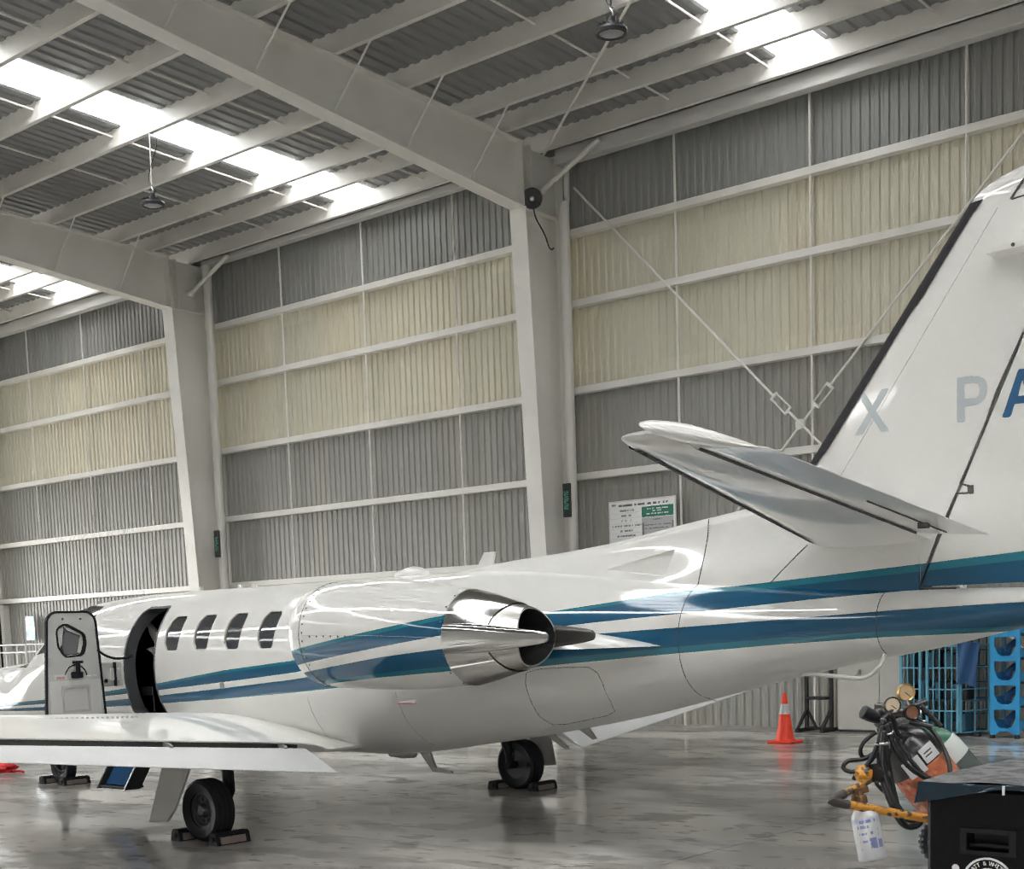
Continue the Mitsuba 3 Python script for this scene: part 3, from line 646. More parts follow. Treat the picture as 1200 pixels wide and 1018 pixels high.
# fin and rudder: levels in z
def fin_le(z): return -4.63 - (z - 2.80) * 0.769
def fin_hinge(z): return -5.49 - (z - 1.895) * 0.445
def fin_te(z): return -6.42 - (z - 1.90) * 0.31
def fin_section(z, part, th=None):
    le, hg, te = fin_le(z), fin_hinge(z), fin_te(z)
    if z < 2.55: le = -4.40
    ch = le - te
    t = 0.095 if th is None else th
    lp = np.array(foil(le, te, t, 40))
    n = len(lp)
    if part == 'fin':
        x0 = hg + 0.012
        up = [(s, y) for s, y in lp[:40] if s > x0]; dn = [(s, y) for s, y in lp[40:] if s > x0]
        yh = float(np.interp(-x0, -lp[39::-1, 0], lp[39::-1, 1]))
        k = np.linspace(0, 1, 60)
        top = np.array([(x0, yh)] + up); bot = np.array(dn + [(x0, -yh)])
        def rs(q, m=40):
            d = np.r_[0, np.cumsum(np.hypot(*np.diff(q, axis=0).T))]; u = np.linspace(0, d[-1], m) if False else d[-1] * (np.linspace(0, 1, m))
            return np.stack([np.interp(u, d, q[:, i]) for i in (0, 1)], 1)
        q = np.vstack([rs(top), rs(bot)[0:]])
    else:
        x0 = hg - 0.012
        yh = float(np.interp(-x0, -lp[39::-1, 0], lp[39::-1, 1]))
        xs_ = np.linspace(te, x0, 14)
        yy = np.interp(-xs_, -lp[39::-1, 0], lp[39::-1, 1])
        nose = [(x0 + 0.5 * yh * math.sin(a) * 0, yh * math.cos(a)) for a in np.linspace(0, np.pi, 6)]
        q = np.vstack([np.stack([xs_, yy], 1), np.array(nose)[1:-1], np.stack([xs_[::-1], -yy[::-1]], 1)])
    return [(s, y, z) for s, y in q]
zl = list(np.linspace(1.84, 4.345, 34))
J_('tail_fin', grid_mesh([fin_section(z, 'fin') for z in zl]), 'mat_jet_paint', smooth=40)
J_('rudder', grid_mesh([fin_section(z, 'rud') for z in np.linspace(1.90, 4.30, 30)]), 'mat_jet_paint', smooth=40)
# rounded tip cap
def cap_ring(z, le, te, th): return [(s, y, z) for s, y in foil(le, te, th, 24)]
zc = np.linspace(4.345, 4.53, 10)
capv = []
for z in zc:
    u = (z - 4.345) / 0.185
    le = fin_le(4.345) - 0.50 * (1 - math.sqrt(max(0.0, 1 - u ** 2))) - 0.10 * u
    te = -7.08 + 0.06 * u
    capv.append(cap_ring(z, le, te, 0.095 * math.sqrt(max(0.02, 1 - u ** 2 * 0.97))))
J_('tail_fin__tip_cap', grid_mesh(capv), 'mat_white_paint', smooth=40)
bt = []
for z in np.linspace(2.62, 4.345, 20):
    lp = np.array(foil(fin_le(z) + 0.010, fin_te(z), 0.108, 60)); w = [(s, y, z) for s, y in lp if s > fin_le(z) - 0.105]
    bt.append([w[int(i)] for i in np.linspace(0, len(w) - 1, 14)])
J_('tail_fin__deice_boot', grid_mesh(bt, wrap=False), 'mat_boot', smooth=40)
def fin_y(s, z):
    lp = np.array(foil(fin_le(z) if z >= 2.55 else -4.40, fin_te(z), 0.095, 40))[:40]
    return float(np.interp(-s, -lp[::-1, 0], lp[::-1, 1]))
J_('tail_fin__skin_seam', tube([(-4.91 - (z - 2.68) * 0.698, fin_y(-4.91 - (z - 2.68) * 0.698, z) + 0.0005, z) for z in np.linspace(2.68, 4.27, 20)], 0.0025, 5), 'mat_seam_soft')
hg = [(-6.19, 3.47), (-6.02, 3.125), (-5.90, 2.80), (-5.78, 2.563), (-5.86, 2.535), (-5.86, 2.495), (-5.755, 2.50), (-5.64, 2.262), (-5.49, 1.895)]
J_('rudder__hinge_gap', tube([(s, fin_y(s, z) + 0.001, z) for s, z in densify(hg, 5)], 0.007, 6), 'mat_seam')
J_('rudder__hinge_block', box(-5.87, -5.83, fin_y(-5.85, 2.515) - 0.02, fin_y(-5.85, 2.515) + 0.004, 2.49, 2.545), 'mat_seam')
J_('rudder__lower_gap', tube([(s, fin_y(s, 1.90) + 0.003, z) for s, z in ((-5.49, 1.893), (-5.62, 1.882), (-5.75, 1.88))], 0.008, 6), 'mat_seam')
def cap_y(s, z): return fin_y(s, min(z, 4.345)) * math.sqrt(max(0.02, 1 - 0.97 * max(0, (z - 4.345) / 0.185) ** 2))
J_('tail_fin__horn_gap', tube([(s, cap_y(s, z) + 0.002, z) for s, z in densify([(-6.105, 4.30), (-6.15, 4.36), (-6.20, 4.42), (-6.24, 4.46)], 6)], 0.008, 6), 'mat_seam')
J_('tail_fin__horn_gap', tube([(s, fin_y(s, z) + 0.002, z) for s, z in ((-6.115, 4.30), (-6.25, 4.31), (-6.4, 4.32), (-6.55, 4.33))], 0.005, 6), 'mat_seam')
J_('tail_fin__antenna_bar', prism([(-6.0, 0.05), (-6.02, 0.24), (-6.5, 0.27), (-6.62, 0.05)], 3.955, 3.99, 'xy'), 'mat_white_paint')
J_('tail_fin__antenna_bar', orient(lathe([(0.001, 0), (0.012, 0), (0.012, 0.008), (0.001, 0.008)], 10), (0, 1, 0), (-6.2, 0.262, 3.97)), 'mat_seam')
for ch, s, m in (('X', -5.02, 'mat_letter_faded'), ('P', -5.73, 'mat_letter_faded'), ('A', -6.05, 'mat_letter_blue')):
    tm = meshkit.text_mesh(ch, 0.272, 0.003, bold=True)
    v = np.array(tm.vertices)
    x = s - v[:, 0] * 1.0
    z = 2.965 + v[:, 1]
    y = np.array([fin_y(a, b) for a, b in zip(x, z)]) + 0.0005 + v[:, 2]
    J_('tail_fin__letter' if ch != 'A' else 'rudder__letter', trimesh.Trimesh(np.stack([x, y, z], 1), tm.faces, process=False), m)

# ---- tailplane (both halves), elevator drooping, horn balance at the tip
def tz(l): return 2.285 + 0.168 * (l - 0.3)
def t_le(l): return -4.72 - 0.127 * (l - 0.25)
def t_hg(l): return -5.575 + 0.07 * (l - 0.3)
def t_te(l): return -6.05 + 0.09 * (l - 0.3)
DRO = math.radians(8.5)
for sg in (1, -1):
    sec = []
    for l in np.linspace(0.03, 2.62, 20):
        lp = np.array(foil(t_le(l), t_te(l), 0.085, 30)); x0 = t_hg(l) + 0.010
        up, dn = lp[:30], lp[29:]
        yh = float(np.interp(-x0, -up[::-1, 0], up[::-1, 1]))
        U = np.array([(x0, yh)] + [tuple(q) for q in up if q[0] > x0]); D = np.array([tuple(q) for q in dn if q[0] > x0] + [(x0, -yh)])
        def rs(q, m):
            d = np.r_[0, np.cumsum(np.hypot(*np.diff(q, axis=0).T))]; u = d[-1] * (np.linspace(0, 1, m))
            return np.stack([np.interp(u, d, q[:, i]) for i in (0, 1)], 1)
        q = np.vstack([rs(U, 26), rs(D, 26)])
        sec.append([(s, sg * l, tz(l) + y) for s, y in q])
    # tip of the fixed part
    for l, f in ((2.70, 0.97), (2.78, 0.90), (2.85, 0.78), (2.89, 0.55), (2.905, 0.2)):
        base = np.array(sec[19]); mid = np.array([t_le(l) - 0.02, sg * l, tz(l)])
        q = base.copy(); q[:, 1] = sg * l
        lead = t_le(l) - 0.10 * (1 - f); back = -5.42
        q[:, 0] = back + (base[:, 0] - base[:, 0].min()) / (base[:, 0].max() - base[:, 0].min()) * (lead - back)
        q[:, 2] = tz(l) + (base[:, 2] - tz(2.62)) * f
        sec.append([tuple(a) for a in q])
    key = J_('tailplane', grid_mesh(sec), 'mat_white_paint', smooth=40)[len(J):]
    # boot
    bt = []
    for l in np.linspace(0.2, 2.72, 24):
        lp = np.array(foil(t_le(l) + 0.010, t_te(l), 0.097, 60)); w = [(s, sg * l, tz(l) + y) for s, y in lp if s > t_le(l) - 0.075]
        bt.append([w[int(i)] for i in np.linspace(0, len(w) - 1, 12)])
    J_(key + '__deice_boot', grid_mesh(bt, wrap=False), 'mat_boot', smooth=40)
    # elevator
    sec = []
    def ele(l, s0, s1, y0, sharp=0.003):
        h, c, d = t_hg(l), math.cos(DRO), math.sin(DRO)
        pts = []
        xs_ = np.linspace(0, 1, 9)
        yy = y0 * (1 - xs_) + sharp * xs_
        yy[0] *= 0.8
        loop = [(s0 + (s1 - s0) * x, y) for x, y in zip(xs_, yy)] + [(s0 + (s1 - s0) * x, -y) for x, y in zip(xs_[::-1], yy[::-1])]
        return [(h + (s - h) * c - y * d * 0, sg * l, tz(l) + (s - h) * d + y * c) for s, y in loop]
    for l in np.linspace(0.27, 2.60, 16):
        sec.append(ele(l, t_hg(l) - 0.008, t_te(l), 0.034 - 0.010 * (l - 0.3) / 2.3))
    ke = J_('elevator', grid_mesh(sec), 'mat_white_paint', smooth=40)[len(J):]
    horn = []
    for s, w in ((-5.16, 0.15), (-5.19, 0.45), (-5.25, 0.75), (-5.35, 0.95), (-5.45, 1.0), (-5.6, 0.8), (-5.75, 0.5), (-5.86, 0.18)):
        h = t_hg(2.7)
        z = tz(2.83) + (s - h) * math.sin(DRO) * 1.9 + 0.012
        horn.append([(s, sg * (2.76 + 0.20 * w * math.cos(a) * (1 if math.cos(a) > 0 else 0.75)), z - 0.02 * (math.cos(a) < 0) * 0 + 0.05 * w * math.sin(a)) for a in np.linspace(0, 2 * np.pi, 24, endpoint=False)])
    J_(ke + '__horn_balance', grid_mesh(horn), 'mat_white_paint', smooth=60)
    g = [(t_hg(l), sg * l, tz(l) - 0.036 + 0.010 * (l - 0.3) / 2.3) for l in np.linspace(0.30, 2.60, 12)]
    J_(ke + '__hinge_gap', tube(g, 0.009, 6), 'mat_seam')
    tb = [(t_hg(l) - 0.23 + 0.0 * l, sg * l, tz(l) - 0.23 * math.sin(DRO) - 0.021) for l in np.linspace(0.34, 1.30, 8)]
    J_(ke + '__tab_gap', tube(tb, 0.006, 6), 'mat_seam')
    J_(ke + '__tab_actuator', bevel_box(t_hg(0.62) - 0.26, t_hg(0.62) - 0.19, sg * 0.62 - 0.02, sg * 0.62 + 0.02, tz(0.62) - 0.085, tz(0.62) - 0.045, 0.005), 'mat_seam')
J_('dorsal_fairing__skin_seam', tube([(-3.80, 0.0 + float(np.interp(z, [1.90, 2.05, 2.2, 2.35, 2.48], [0.255, 0.205, 0.135, 0.082, 0.066])), z) for z in np.linspace(1.92, 2.48, 16)], 0.0035, 5), 'mat_seam')
J_('tail_fin__root_seam', tube([(-4.70, 0.175, 2.23), (-4.63, 0.185, 2.17), (-4.5, 0.21, 2.05), (-4.42, 0.23, 1.97)], 0.004, 5), 'mat_seam')

# ---- engines
NP = [(-0.93, 0.315), (-0.885, 0.34), (-0.875, 0.362), (-0.885, 0.385), (-0.92, 0.405), (-0.98, 0.419), (-1.08, 0.428), (-1.3, 0.435), (-1.6, 0.435), (-1.9, 0.424), (-2.2, 0.402), (-2.45, 0.373), (-2.59, 0.354)]
NPs = PchipInterpolator([-a for a, _ in NP[2:]], [b for _, b in NP[2:]])
EC = (1.40, 1.70)
def rev(profile, n=72, lc=EC[0], zc=EC[1]):
    return grid_mesh([[(s, lc + r * math.cos(a), zc + r * math.sin(a)) for a in np.linspace(0, 2 * np.pi, n, endpoint=False)] for s, r in profile], caps=False)
def mirror(me):
    me = me.copy(); me.vertices = np.array(me.vertices) * [1, -1, 1]; me.invert(); return me
ss = np.r_[np.linspace(-0.885, -1.05, 10), np.linspace(-1.10, -2.59, 34)]
cowl = rev([(-1.3, 0.30), (-0.97, 0.312)] + NP[:3] + [(s, float(NPs(-s))) for s in ss])
def nozzle_part(a0, a1, s_end, r_end, lift=0.0, n=30, front=-2.592):
    """Shell of the nozzle between two angles; s_end and r_end are functions of the angle."""
    v = []
    for t in np.linspace(0, 1, 14):
        ring = []
        for a in np.linspace(a0, a1, n):
            e = s_end(a)
            s = front + (e - front) * t
            r = 0.354 + (r_end - 0.354) * ((s - front) / (-3.15 - front)) ** 1.06 + lift
            ring.append((s, EC[0] + r * math.cos(a), EC[1] + r * math.sin(a)))
        v.append(ring)
    return grid_mesh(v, wrap=False)
def exit_s(a): return -3.13 - 0.06 * math.cos(a) ** 2
def bucket_s(a): return -3.035 + 0.10 * math.cos(a) ** 2
rimm = nozzle_part(0, 2 * np.pi, exit_s, 0.214, 0.0, 80)
up_b = nozzle_part(math.radians(18), math.radians(162), bucket_s, 0.214, 0.009)
lo_b = nozzle_part(math.radians(198), math.radians(342), bucket_s, 0.214, 0.009)
def inner():
    v = []
    for s, r in ((-3.13, 0.206), (-2.95, 0.215), (-2.75, 0.20), (-2.70, 0.02)):
        v.append([(s - (0.06 * math.cos(a) ** 2 if s == -3.13 else 0), EC[0] + r * math.cos(a), EC[1] + r * math.sin(a)) for a in np.linspace(0, 2 * np.pi, 60, endpoint=False)])
    return grid_mesh(v, caps=False)
def rim_lip():
    v = []
    for r in (0.2155, 0.205):
        v.append([(exit_s(a) - 0.001, EC[0] + r * math.cos(a), EC[1] + r * math.sin(a)) for a in np.linspace(0, 2 * np.pi, 60, endpoint=False)])
    return grid_mesh(v, caps=False)
def stang(side):
    v = []
    for s, rc, hh, to, ti in ((-2.594, 0.354, 0.112, 0.022, 0.03), (-2.70, 0.345, 0.111, 0.028, 0.03), (-2.85, 0.333, 0.106, 0.032, 0.04), (-3.0, 0.318, 0.095, 0.034, 0.06), (-3.15, 0.302, 0.080, 0.034, 0.07), (-3.30, 0.285, 0.064, 0.030, 0.05), (-3.42, 0.272, 0.049, 0.024, 0.035), (-3.495, 0.264, 0.036, 0.016, 0.02), (-3.515, 0.262, 0.018, 0.008, 0.010)):
        ring = []
        for a in np.linspace(0, 2 * np.pi, 28, endpoint=False):
            q, u = math.cos(a), math.sin(a)
            o = rc + (to * abs(q) ** 0.5 if q > 0 else -ti * abs(q))
            # the flank follows the round nozzle near its root
            z = hh * np.sign(u) * abs(u) ** 0.5
            drop = (rc - math.sqrt(max(0.01, rc ** 2 - z ** 2))) * 0.9
            ring.append((s, EC[0] + side * (o - drop), EC[1] + z))
        v.append(ring)
    me = grid_mesh(v)
    return me
def pyl(l): return None
pv = []
for l, s0, s1, t in ((0.30, -0.9, -3.66, 0.085), (0.55, -0.9, -3.66, 0.085), (0.75, -0.95, -3.52, 0.085), (0.95, -1.0, -3.32, 0.085), (1.06, -1.02, -3.16, 0.085), (1.2, -1.05, -2.58, 0.09)):
    zc_ = 1.665 - 0.0 * l
    ring = []
    for x in np.r_[np.linspace(0, 1, 26), np.linspace(1, 0, 26)[1:-1]]:
        ring.append(x)
    half = [t * math.sqrt(min(1, x / 0.10)) * (1 if x < 0.55 else max(0.0, 1 - (x - 0.55) / 0.45) ** 0.8) for x in np.linspace(0, 1, 26)]
    xs_ = np.linspace(0, 1, 26)
    sag = [-0.12 * max(0, x - 0.55) ** 1.3 * 2.9 for x in xs_]
    up = [(s0 + (s1 - s0) * x, l, zc_ + g + h) for x, h, g in zip(xs_, half, sag)]
    dn = [(s0 + (s1 - s0) * x, l, zc_ + g - h) for x, h, g in zip(xs_, half, sag)][::-1]
    pv.append(up + dn[1:-1])
pylon = grid_mesh(pv)
rivets = []
for a in np.radians(np.arange(95, 270, 9)):
    a2 = np.pi - a
    r = float(NPs(1.10)) + 0.0005
    rivets.append((-1.10, r, a2))
for s in np.linspace(-1.2, -1.62, 6):
    rivets.append((s, float(NPs(-s)) + 0.0005, math.radians(-1 + 0 * s) + 0.02))
for a in np.radians([60, 40, 20, -20, -45, -70, 100]):
    rivets.append((-2.56, float(NPs(2.56)) + 0.0005, a))
rv = cat([orient(lathe([(0.001, 0), (0.008, 0), (0.008, 0.002), (0.001, 0.003)], 8), (0, math.cos(a), math.sin(a)), (s, EC[0] + r * math.cos(a), EC[1] + r * math.sin(a))) for s, r, a in rivets])
fan = cat([rev([(-1.3, 0.30), (-1.3, 0.02)], 48)] + [orient(bar((0, 0.06, 0), (0, 0.29, 0.03), 0.06, 0.01, up=(1, 0.6, 0)), (0, 0, 1), (-1.26, EC[0], EC[1])) for k in range(1)])
for sg in (1, -1):
    def f(m, sg=sg):
        m = m.copy(); v = np.array(m.vertices)
        v[:, 2] += np.interp(-v[:, 0], [1.0, 1.8, 2.6, 3.15, 3.5], [0.004, -0.012, -0.048, -0.057, -0.058]); m.vertices = v
        return m if sg == 1 else mirror(m)
    e = J_('engine', f(cowl), 'mat_nacelle_paint', smooth=50)[len(J):]
    J_(e + '__nozzle', f(rimm), 'mat_rim_metal', smooth=60)
    J_(e + '__upper_bucket', f(up_b), 'mat_chrome', smooth=60)
    J_(e + '__lower_bucket', f(lo_b), 'mat_chrome', smooth=60)
    J_(e + '__exhaust', f(inner()), 'mat_soot', smooth=60)
    J_(e + '__nozzle_rim', f(rim_lip()), 'mat_rim_metal')
    J_(e + '__reverser_arm', f(stang(1)), 'mat_chrome', smooth=45)
    J_(e + '__reverser_arm', f(stang(-1)), 'mat_dark_metal', smooth=45)
    J_(e + '__fan_disc', f(fan), 'mat_soot')
    J_(e + '__pylon', pylon if sg == 1 else mirror(pylon), 'mat_white_paint', smooth=40)
    k = J_(e + '__rivets', f(rv), 'mat_seam'); lab(k, kind='stuff')
    J_(e + '__front_seam', f(tube([(-1.06, EC[0] + (float(NPs(1.06)) + 0.0005) * math.cos(a), EC[1] + (float(NPs(1.06)) + 0.0005) * math.sin(a)) for a in np.linspace(0, 2 * np.pi, 80)], 0.003, 5)), 'mat_seam')
    J_(e + '__rear_seam', f(tube([(-2.592, EC[0] + 0.355 * math.cos(a), EC[1] + 0.355 * math.sin(a)) for a in np.linspace(0, 2 * np.pi, 80)], 0.004, 5)), 'mat_seam')
    J_(e + '__side_seam', f(tube([(s, EC[0] + float(NPs(-s)) * math.cos(0.02), EC[1] + float(NPs(-s)) * math.sin(0.02)) for s in np.linspace(-1.1, -2.58, 20)], 0.0015, 5)), 'mat_seam_soft')

# ---- wings
def wing_sec(l, s_le, s_te, z_le, z_te, t, sg, te_th, dz):
    n = 26
    x = (1 - np.cos(np.linspace(0, np.pi, n))) / 2
    y = 5 * t * (0.2969 * np.sqrt(x) - 0.126 * x - 0.3516 * x ** 2 + 0.2843 * x ** 3 - 0.1036 * x ** 4)
    cam = 0.02 * (1 - (2 * x - 0.7) ** 2)
    S = s_le + (s_te - s_le) * x
    Z = z_le + (z_te - z_le) * x + dz
    ch = s_le - s_te
    up = [(a, sg * l, b + c) for a, b, c in zip(S, Z, (y + cam * 0.6) * ch + te_th * x)]
    dn = [(a, sg * l, b + c) for a, b, c in zip(S, Z, (-y * 0.85 + cam * 0.6) * ch - te_th * x)]
    return up[::-1] + dn[1:]
WS = [(0.30, 2.35, -0.20, 0.80, 0.70, 0.135, 0.012), (0.85, 2.30, -0.26, 0.80, 0.695, 0.135, 0.012), (1.10, 2.1, -0.42, 0.82, 0.752, 0.135, 0.010), (1.43, 2.0, -0.55, 0.835, 0.816, 0.135, 0.006), (2.4, 1.88, -0.53, 0.90, 0.914, 0.128, 0.006),
      (3.3, 1.78, -0.51, 0.96, 1.000, 0.122, 0.006), (4.4, 1.68, -0.48, 1.04, 1.102, 0.118, 0.006), (5.1, 1.61, -0.42, 1.09, 1.15, 0.115, 0.006), (6.0, 1.52, -0.15, 1.16, 1.20, 0.112, 0.006), (7.3, 1.38, 0.12, 1.26, 1.29, 0.105, 0.004), (7.62, 1.28, 0.25, 1.29, 1.31, 0.07, 0.003), (7.70, 1.0, 0.5, 1.30, 1.31, 0.03, 0.002)]
WSi = [PchipInterpolator([r[0] for r in WS], [r[k] for r in WS]) for k in range(1, 7)]
for sg, dz in ((1, 0.0), (-1, -0.085)):
    ls = np.r_[np.linspace(0.3, 1.43, 10), np.linspace(1.6, 7.3, 24), 7.45, 7.55, 7.62, 7.67, 7.70]
    sec = []
    for l in ls:
        a, b, c, d, e, f = (float(q(l)) for q in WSi)
        sec.append(wing_sec(l, a, b, c, d, e, sg, f, dz))
    w = J_('wing', grid_mesh(sec), 'mat_white_paint', smooth=40)[len(J):]
    # flap, lowered
    fl = []
    l0 = 1.43 if sg == 1 else 1.75
    for l in np.linspace(l0, 5.1, 16):
        if sg == 1:
            st, zt_, sb, zb_ = -0.55 + 0.012 * (l - 1.43), 0.748 + 0.093 * (l - 1.43), -1.0, 0.565 + 0.125 * (l - 1.43)
        else:
            st, zt_, sb, zb_ = -0.56, 0.72 + 0.10 * (l - 1.43), -1.06, 0.46 + 0.125 * (l - 1.43)
        u = np.array([sb - st, zb_ - zt_]); nrm = np.array([-u[1], u[0]]) / np.hypot(*u)
        if nrm[1] < 0: nrm = -nrm
        prof = [(0.0, -0.02), (0.02, 0.012), (0.08, 0.024), (0.3, 0.022), (0.7, 0.010), (1.0, 0.002), (1.0, -0.004), (0.7, -0.02), (0.3, -0.045), (0.08, -0.05)]
        fl.append([(st + u[0] * x + nrm[0] * y, sg * l, zt_ + u[1] * x + nrm[1] * y) for x, y in prof])
    J_(w + '__flap', grid_mesh(fl), 'mat_flap_paint', smooth=35)
    if sg == 1:
        cv = [(-0.53, l, 0.775 + 0.095 * (l - 1.43)) for l in (1.42, 4.36)]
        J_(w + '__flap_cove', bar((-0.47, 1.43, 0.765), (-0.43, 5.1, 0.765 + 0.0965 * 3.67), 0.05, 0.085), 'mat_seam')
        for l in (1.62, 2.75):
            J_(w + '__flap_hinge', bar((-0.44, l, 0.79 + 0.093 * (l - 1.43)), (-0.60, l + 0.02, 0.75 + 0.093 * (l - 1.43)), 0.025, 0.05), 'mat_gear_grey')
        J_(w + '__vortex_tabs', cat([box(0.55 - 0.01, 0.55 + 0.01, l, l + 0.012, 0.0, 0.016) .apply_translation((0, 0, 1.06 + 0.05 * (l - 2.3))) for l in np.linspace(2.3, 3.2, 20)]), 'mat_seam_soft')
        lab(J + w + '__vortex_tabs', kind='stuff')

# ---- cabin door, swung open square to the fuselage
DS = 3.05
dpoly = Polygon([(1.735, 0.93), (1.655, 2.035), (1.095, 2.035), (1.035, 0.93)])
dpoly = dpoly.buffer(-0.13).buffer(0.13, quad_segs=8).union(Polygon([(1.735, 0.93), (1.71, 1.25), (1.055, 1.25), (1.035, 0.93)]))
wpoly = Polygon([(1.545, 1.86), (1.44, 1.905), (1.235, 1.80), (1.225, 1.70), (1.262, 1.585), (1.47, 1.575), (1.54, 1.68)]).buffer(-0.07).buffer(0.07, quad_segs=6)
pocket = shapely.box(1.225, 1.02, 1.525, 1.27)
d = J_('cabin_door', prism(dpoly.buffer(-0.02).difference(wpoly.buffer(0.012)).difference(pocket), DS - 0.03, DS + 0.0, 'yz'), 'mat_door_grey')[len(J):]
J_(d + '__outer_skin', prism(dpoly.buffer(-0.035).difference(wpoly), DS + 0.0, DS + 0.03, 'yz'), 'mat_white_paint')
J_(d + '__outer_skin', prism(dpoly.buffer(-0.075).difference(wpoly), DS + 0.03, DS + 0.06, 'yz'), 'mat_white_paint')
J_(d + '__seal', prism(dpoly.difference(dpoly.buffer(-0.021)), DS - 0.04, DS - 0.012, 'yz'), 'mat_rubber')
J_(d + '__window_rim', prism(wpoly.buffer(0.008).difference(wpoly.buffer(-0.005)), DS - 0.036, DS + 0.02, 'yz'), 'mat_rubber')
J_(d + '__window_pane', prism(wpoly.buffer(-0.008), DS + 0.02, DS + 0.026, 'yz'), 'mat_window_glass')
J_(d + '__window_shade', cat([prism([(1.525, 1.85), (1.445, 1.885), (1.475, 1.70), (1.50, 1.67)], DS + 0.006, DS + 0.012, 'yz'), prism([(1.45, 1.89), (1.24, 1.80), (1.24, 1.775), (1.41, 1.845)], DS + 0.006, DS + 0.012, 'yz'), prism([(1.265, 1.775), (1.235, 1.79), (1.235, 1.70), (1.275, 1.61), (1.31, 1.61)], DS + 0.006, DS + 0.012, 'yz')]), 'mat_white_paint')
J_(d + '__window_blind', prism([(1.43, 1.835), (1.27, 1.77), (1.31, 1.60), (1.455, 1.60), (1.475, 1.70)], DS + 0.008, DS + 0.014, 'yz'), 'mat_blind_grey')
J_(d + '__pocket', box(DS + 0.0 - 0.018, DS + 0.004, 1.23, 1.52, 1.025, 1.265), 'mat_door_light')
J_(d + '__pocket_trim', prism(pocket.buffer(0.012).difference(pocket.buffer(-0.012)), DS - 0.036, DS - 0.028, 'yz'), 'mat_door_grey')
J_(d + '__lower_panel', prism(shapely.box(1.09, 0.96, 1.67, 1.335).difference(pocket.buffer(0.013)), DS - 0.034, DS - 0.029, 'yz'), 'mat_door_light')
J_(d + '__handle', cat([bevel_box(DS - 0.075, DS - 0.03, 1.30, 1.42, 1.355, 1.42, 0.008), bevel_box(DS - 0.09, DS - 0.05, 1.335, 1.375, 1.40, 1.53, 0.008), bevel_box(DS - 0.09, DS - 0.05, 1.30, 1.41, 1.505, 1.53, 0.006)]), 'mat_rubber')
J_(d + '__handle_arc', tube([(DS - 0.031, 1.36 + 0.125 * math.cos(a), 1.36 + 0.13 * math.sin(a)) for a in np.linspace(0.25, math.pi - 0.15, 16)], 0.006, 6), 'mat_rubber')
J_(d + '__placard', cat([box(DS - 0.0325, DS - 0.030, 1.465, 1.61, 1.345, 1.40)]), 'mat_door_light')
for i, (txt, z) in enumerate((('OPEN', 1.35),)):
    tm = meshkit.text_mesh(txt, 0.024, 0.0015, bold=True); v = np.array(tm.vertices)
    J_(d + '__lettering', trimesh.Trimesh(np.stack([DS - 0.033 - v[:, 2], 1.585 - v[:, 0], z + v[:, 1]], 1), tm.faces, process=False), 'mat_red_mark')
J_(d + '__arrow_mark', cat([box(DS - 0.0325, DS - 0.030, 1.12, 1.17, 1.37, 1.38), box(DS - 0.0325, DS - 0.030, 1.19, 1.24, 1.37, 1.38)]), 'mat_white_paint')
for l in (1.27, 1.47): J_(d + '__latch_pin', orient(lathe([(0.001, 0), (0.012, 0), (0.012, 0.006), (0.001, 0.008)], 12), (-1, 0, 0), (DS - 0.03, l, 1.955)), 'mat_seam')
J_(d + '__hinge_plate', cat([bevel_box(DS - 0.02, DS + 0.05, 0.80, 1.07, 1.25, 1.50, 0.01)]), 'mat_door_grey')
J_(d + '__hinge_arm', cat([bevel_box(DS - 0.05, DS - 0.02, 0.86, 0.97, 1.31, 1.44, 0.008)]), 'mat_door_light')
J_(d + '__hinge_pin', rod((DS - 0.045, 0.915, 1.25), (DS - 0.045, 0.915, 1.50), 0.016, 10), 'mat_rubber')
J_(d + '__hinge_bolt', orient(lathe([(0.001, 0), (0.02, 0), (0.02, 0.012), (0.001, 0.015)], 12), (-1, 0, 0), (DS - 0.02, 1.015, 1.31)), 'mat_rubber')
J_(d + '__stay_cable', tube(smooth_path([(DS - 0.04, 1.10, 1.63), (DS - 0.06, 1.02, 1.57), (DS - 0.08, 0.94, 1.54), (DS - 0.10, 0.85, 1.535), (2.9, 0.76, 1.56)], 24), 0.012, 8), 'mat_rubber', smooth=True)

# ---- landing gear
def tyre(R, w, r0):
    return [(r0, -w * 0.40), (R * 0.86, -w * 0.5), (R * 0.955, -w * 0.42), (R * 0.99, -w * 0.27), (R, -w * 0.12), (R, 0), (R, w * 0.12), (R * 0.99, w * 0.27), (R * 0.955, w * 0.42), (R * 0.86, w * 0.5), (r0, w * 0.40)]
def wheel_set(key, s, l, R, w, out):
    ax = (0, 1, 0)
    at = (s, l, R)
    J_(key + '__tire', orient(lathe(tyre(R, w, R * 0.56), 56), ax, at), 'mat_rubber', smooth=40)
    for q in (-0.25, 0, 0.25):
        J_(key + '__tread_groove', orient(lathe([(R * 0.985, q * w - 0.004), (R * 1.0005, q * w - 0.005), (R * 1.0005, q * w + 0.005), (R * 0.985, q * w + 0.004)], 56), ax, at), 'mat_soot')
    hubp = [(R * 0.57, -w * 0.40), (R * 0.57, w * 0.34), (R * 0.50, w * 0.30), (R * 0.46, w * 0.20), (R * 0.24, w * 0.22), (R * 0.2, w * 0.34), (R * 0.14, w * 0.40), (0.001, w * 0.40)]
    J_(key + '__wheel', orient(lathe(hubp, 40), (0, out, 0), at), 'mat_wheel_metal', smooth=35)
    hb = []
    for k in range(9):
        a = k * 2 * math.pi / 9
        hb.append(orient(lathe([(0.001, 0), (R * 0.055, 0), (R * 0.055, 0.012), (0.001, 0.014)], 10), (0, out, 0), (s + R * 0.35 * math.cos(a), l + out * w * 0.21, R + R * 0.35 * math.sin(a))))
    J_(key + '__lightening_hole', cat(hb), 'mat_soot')
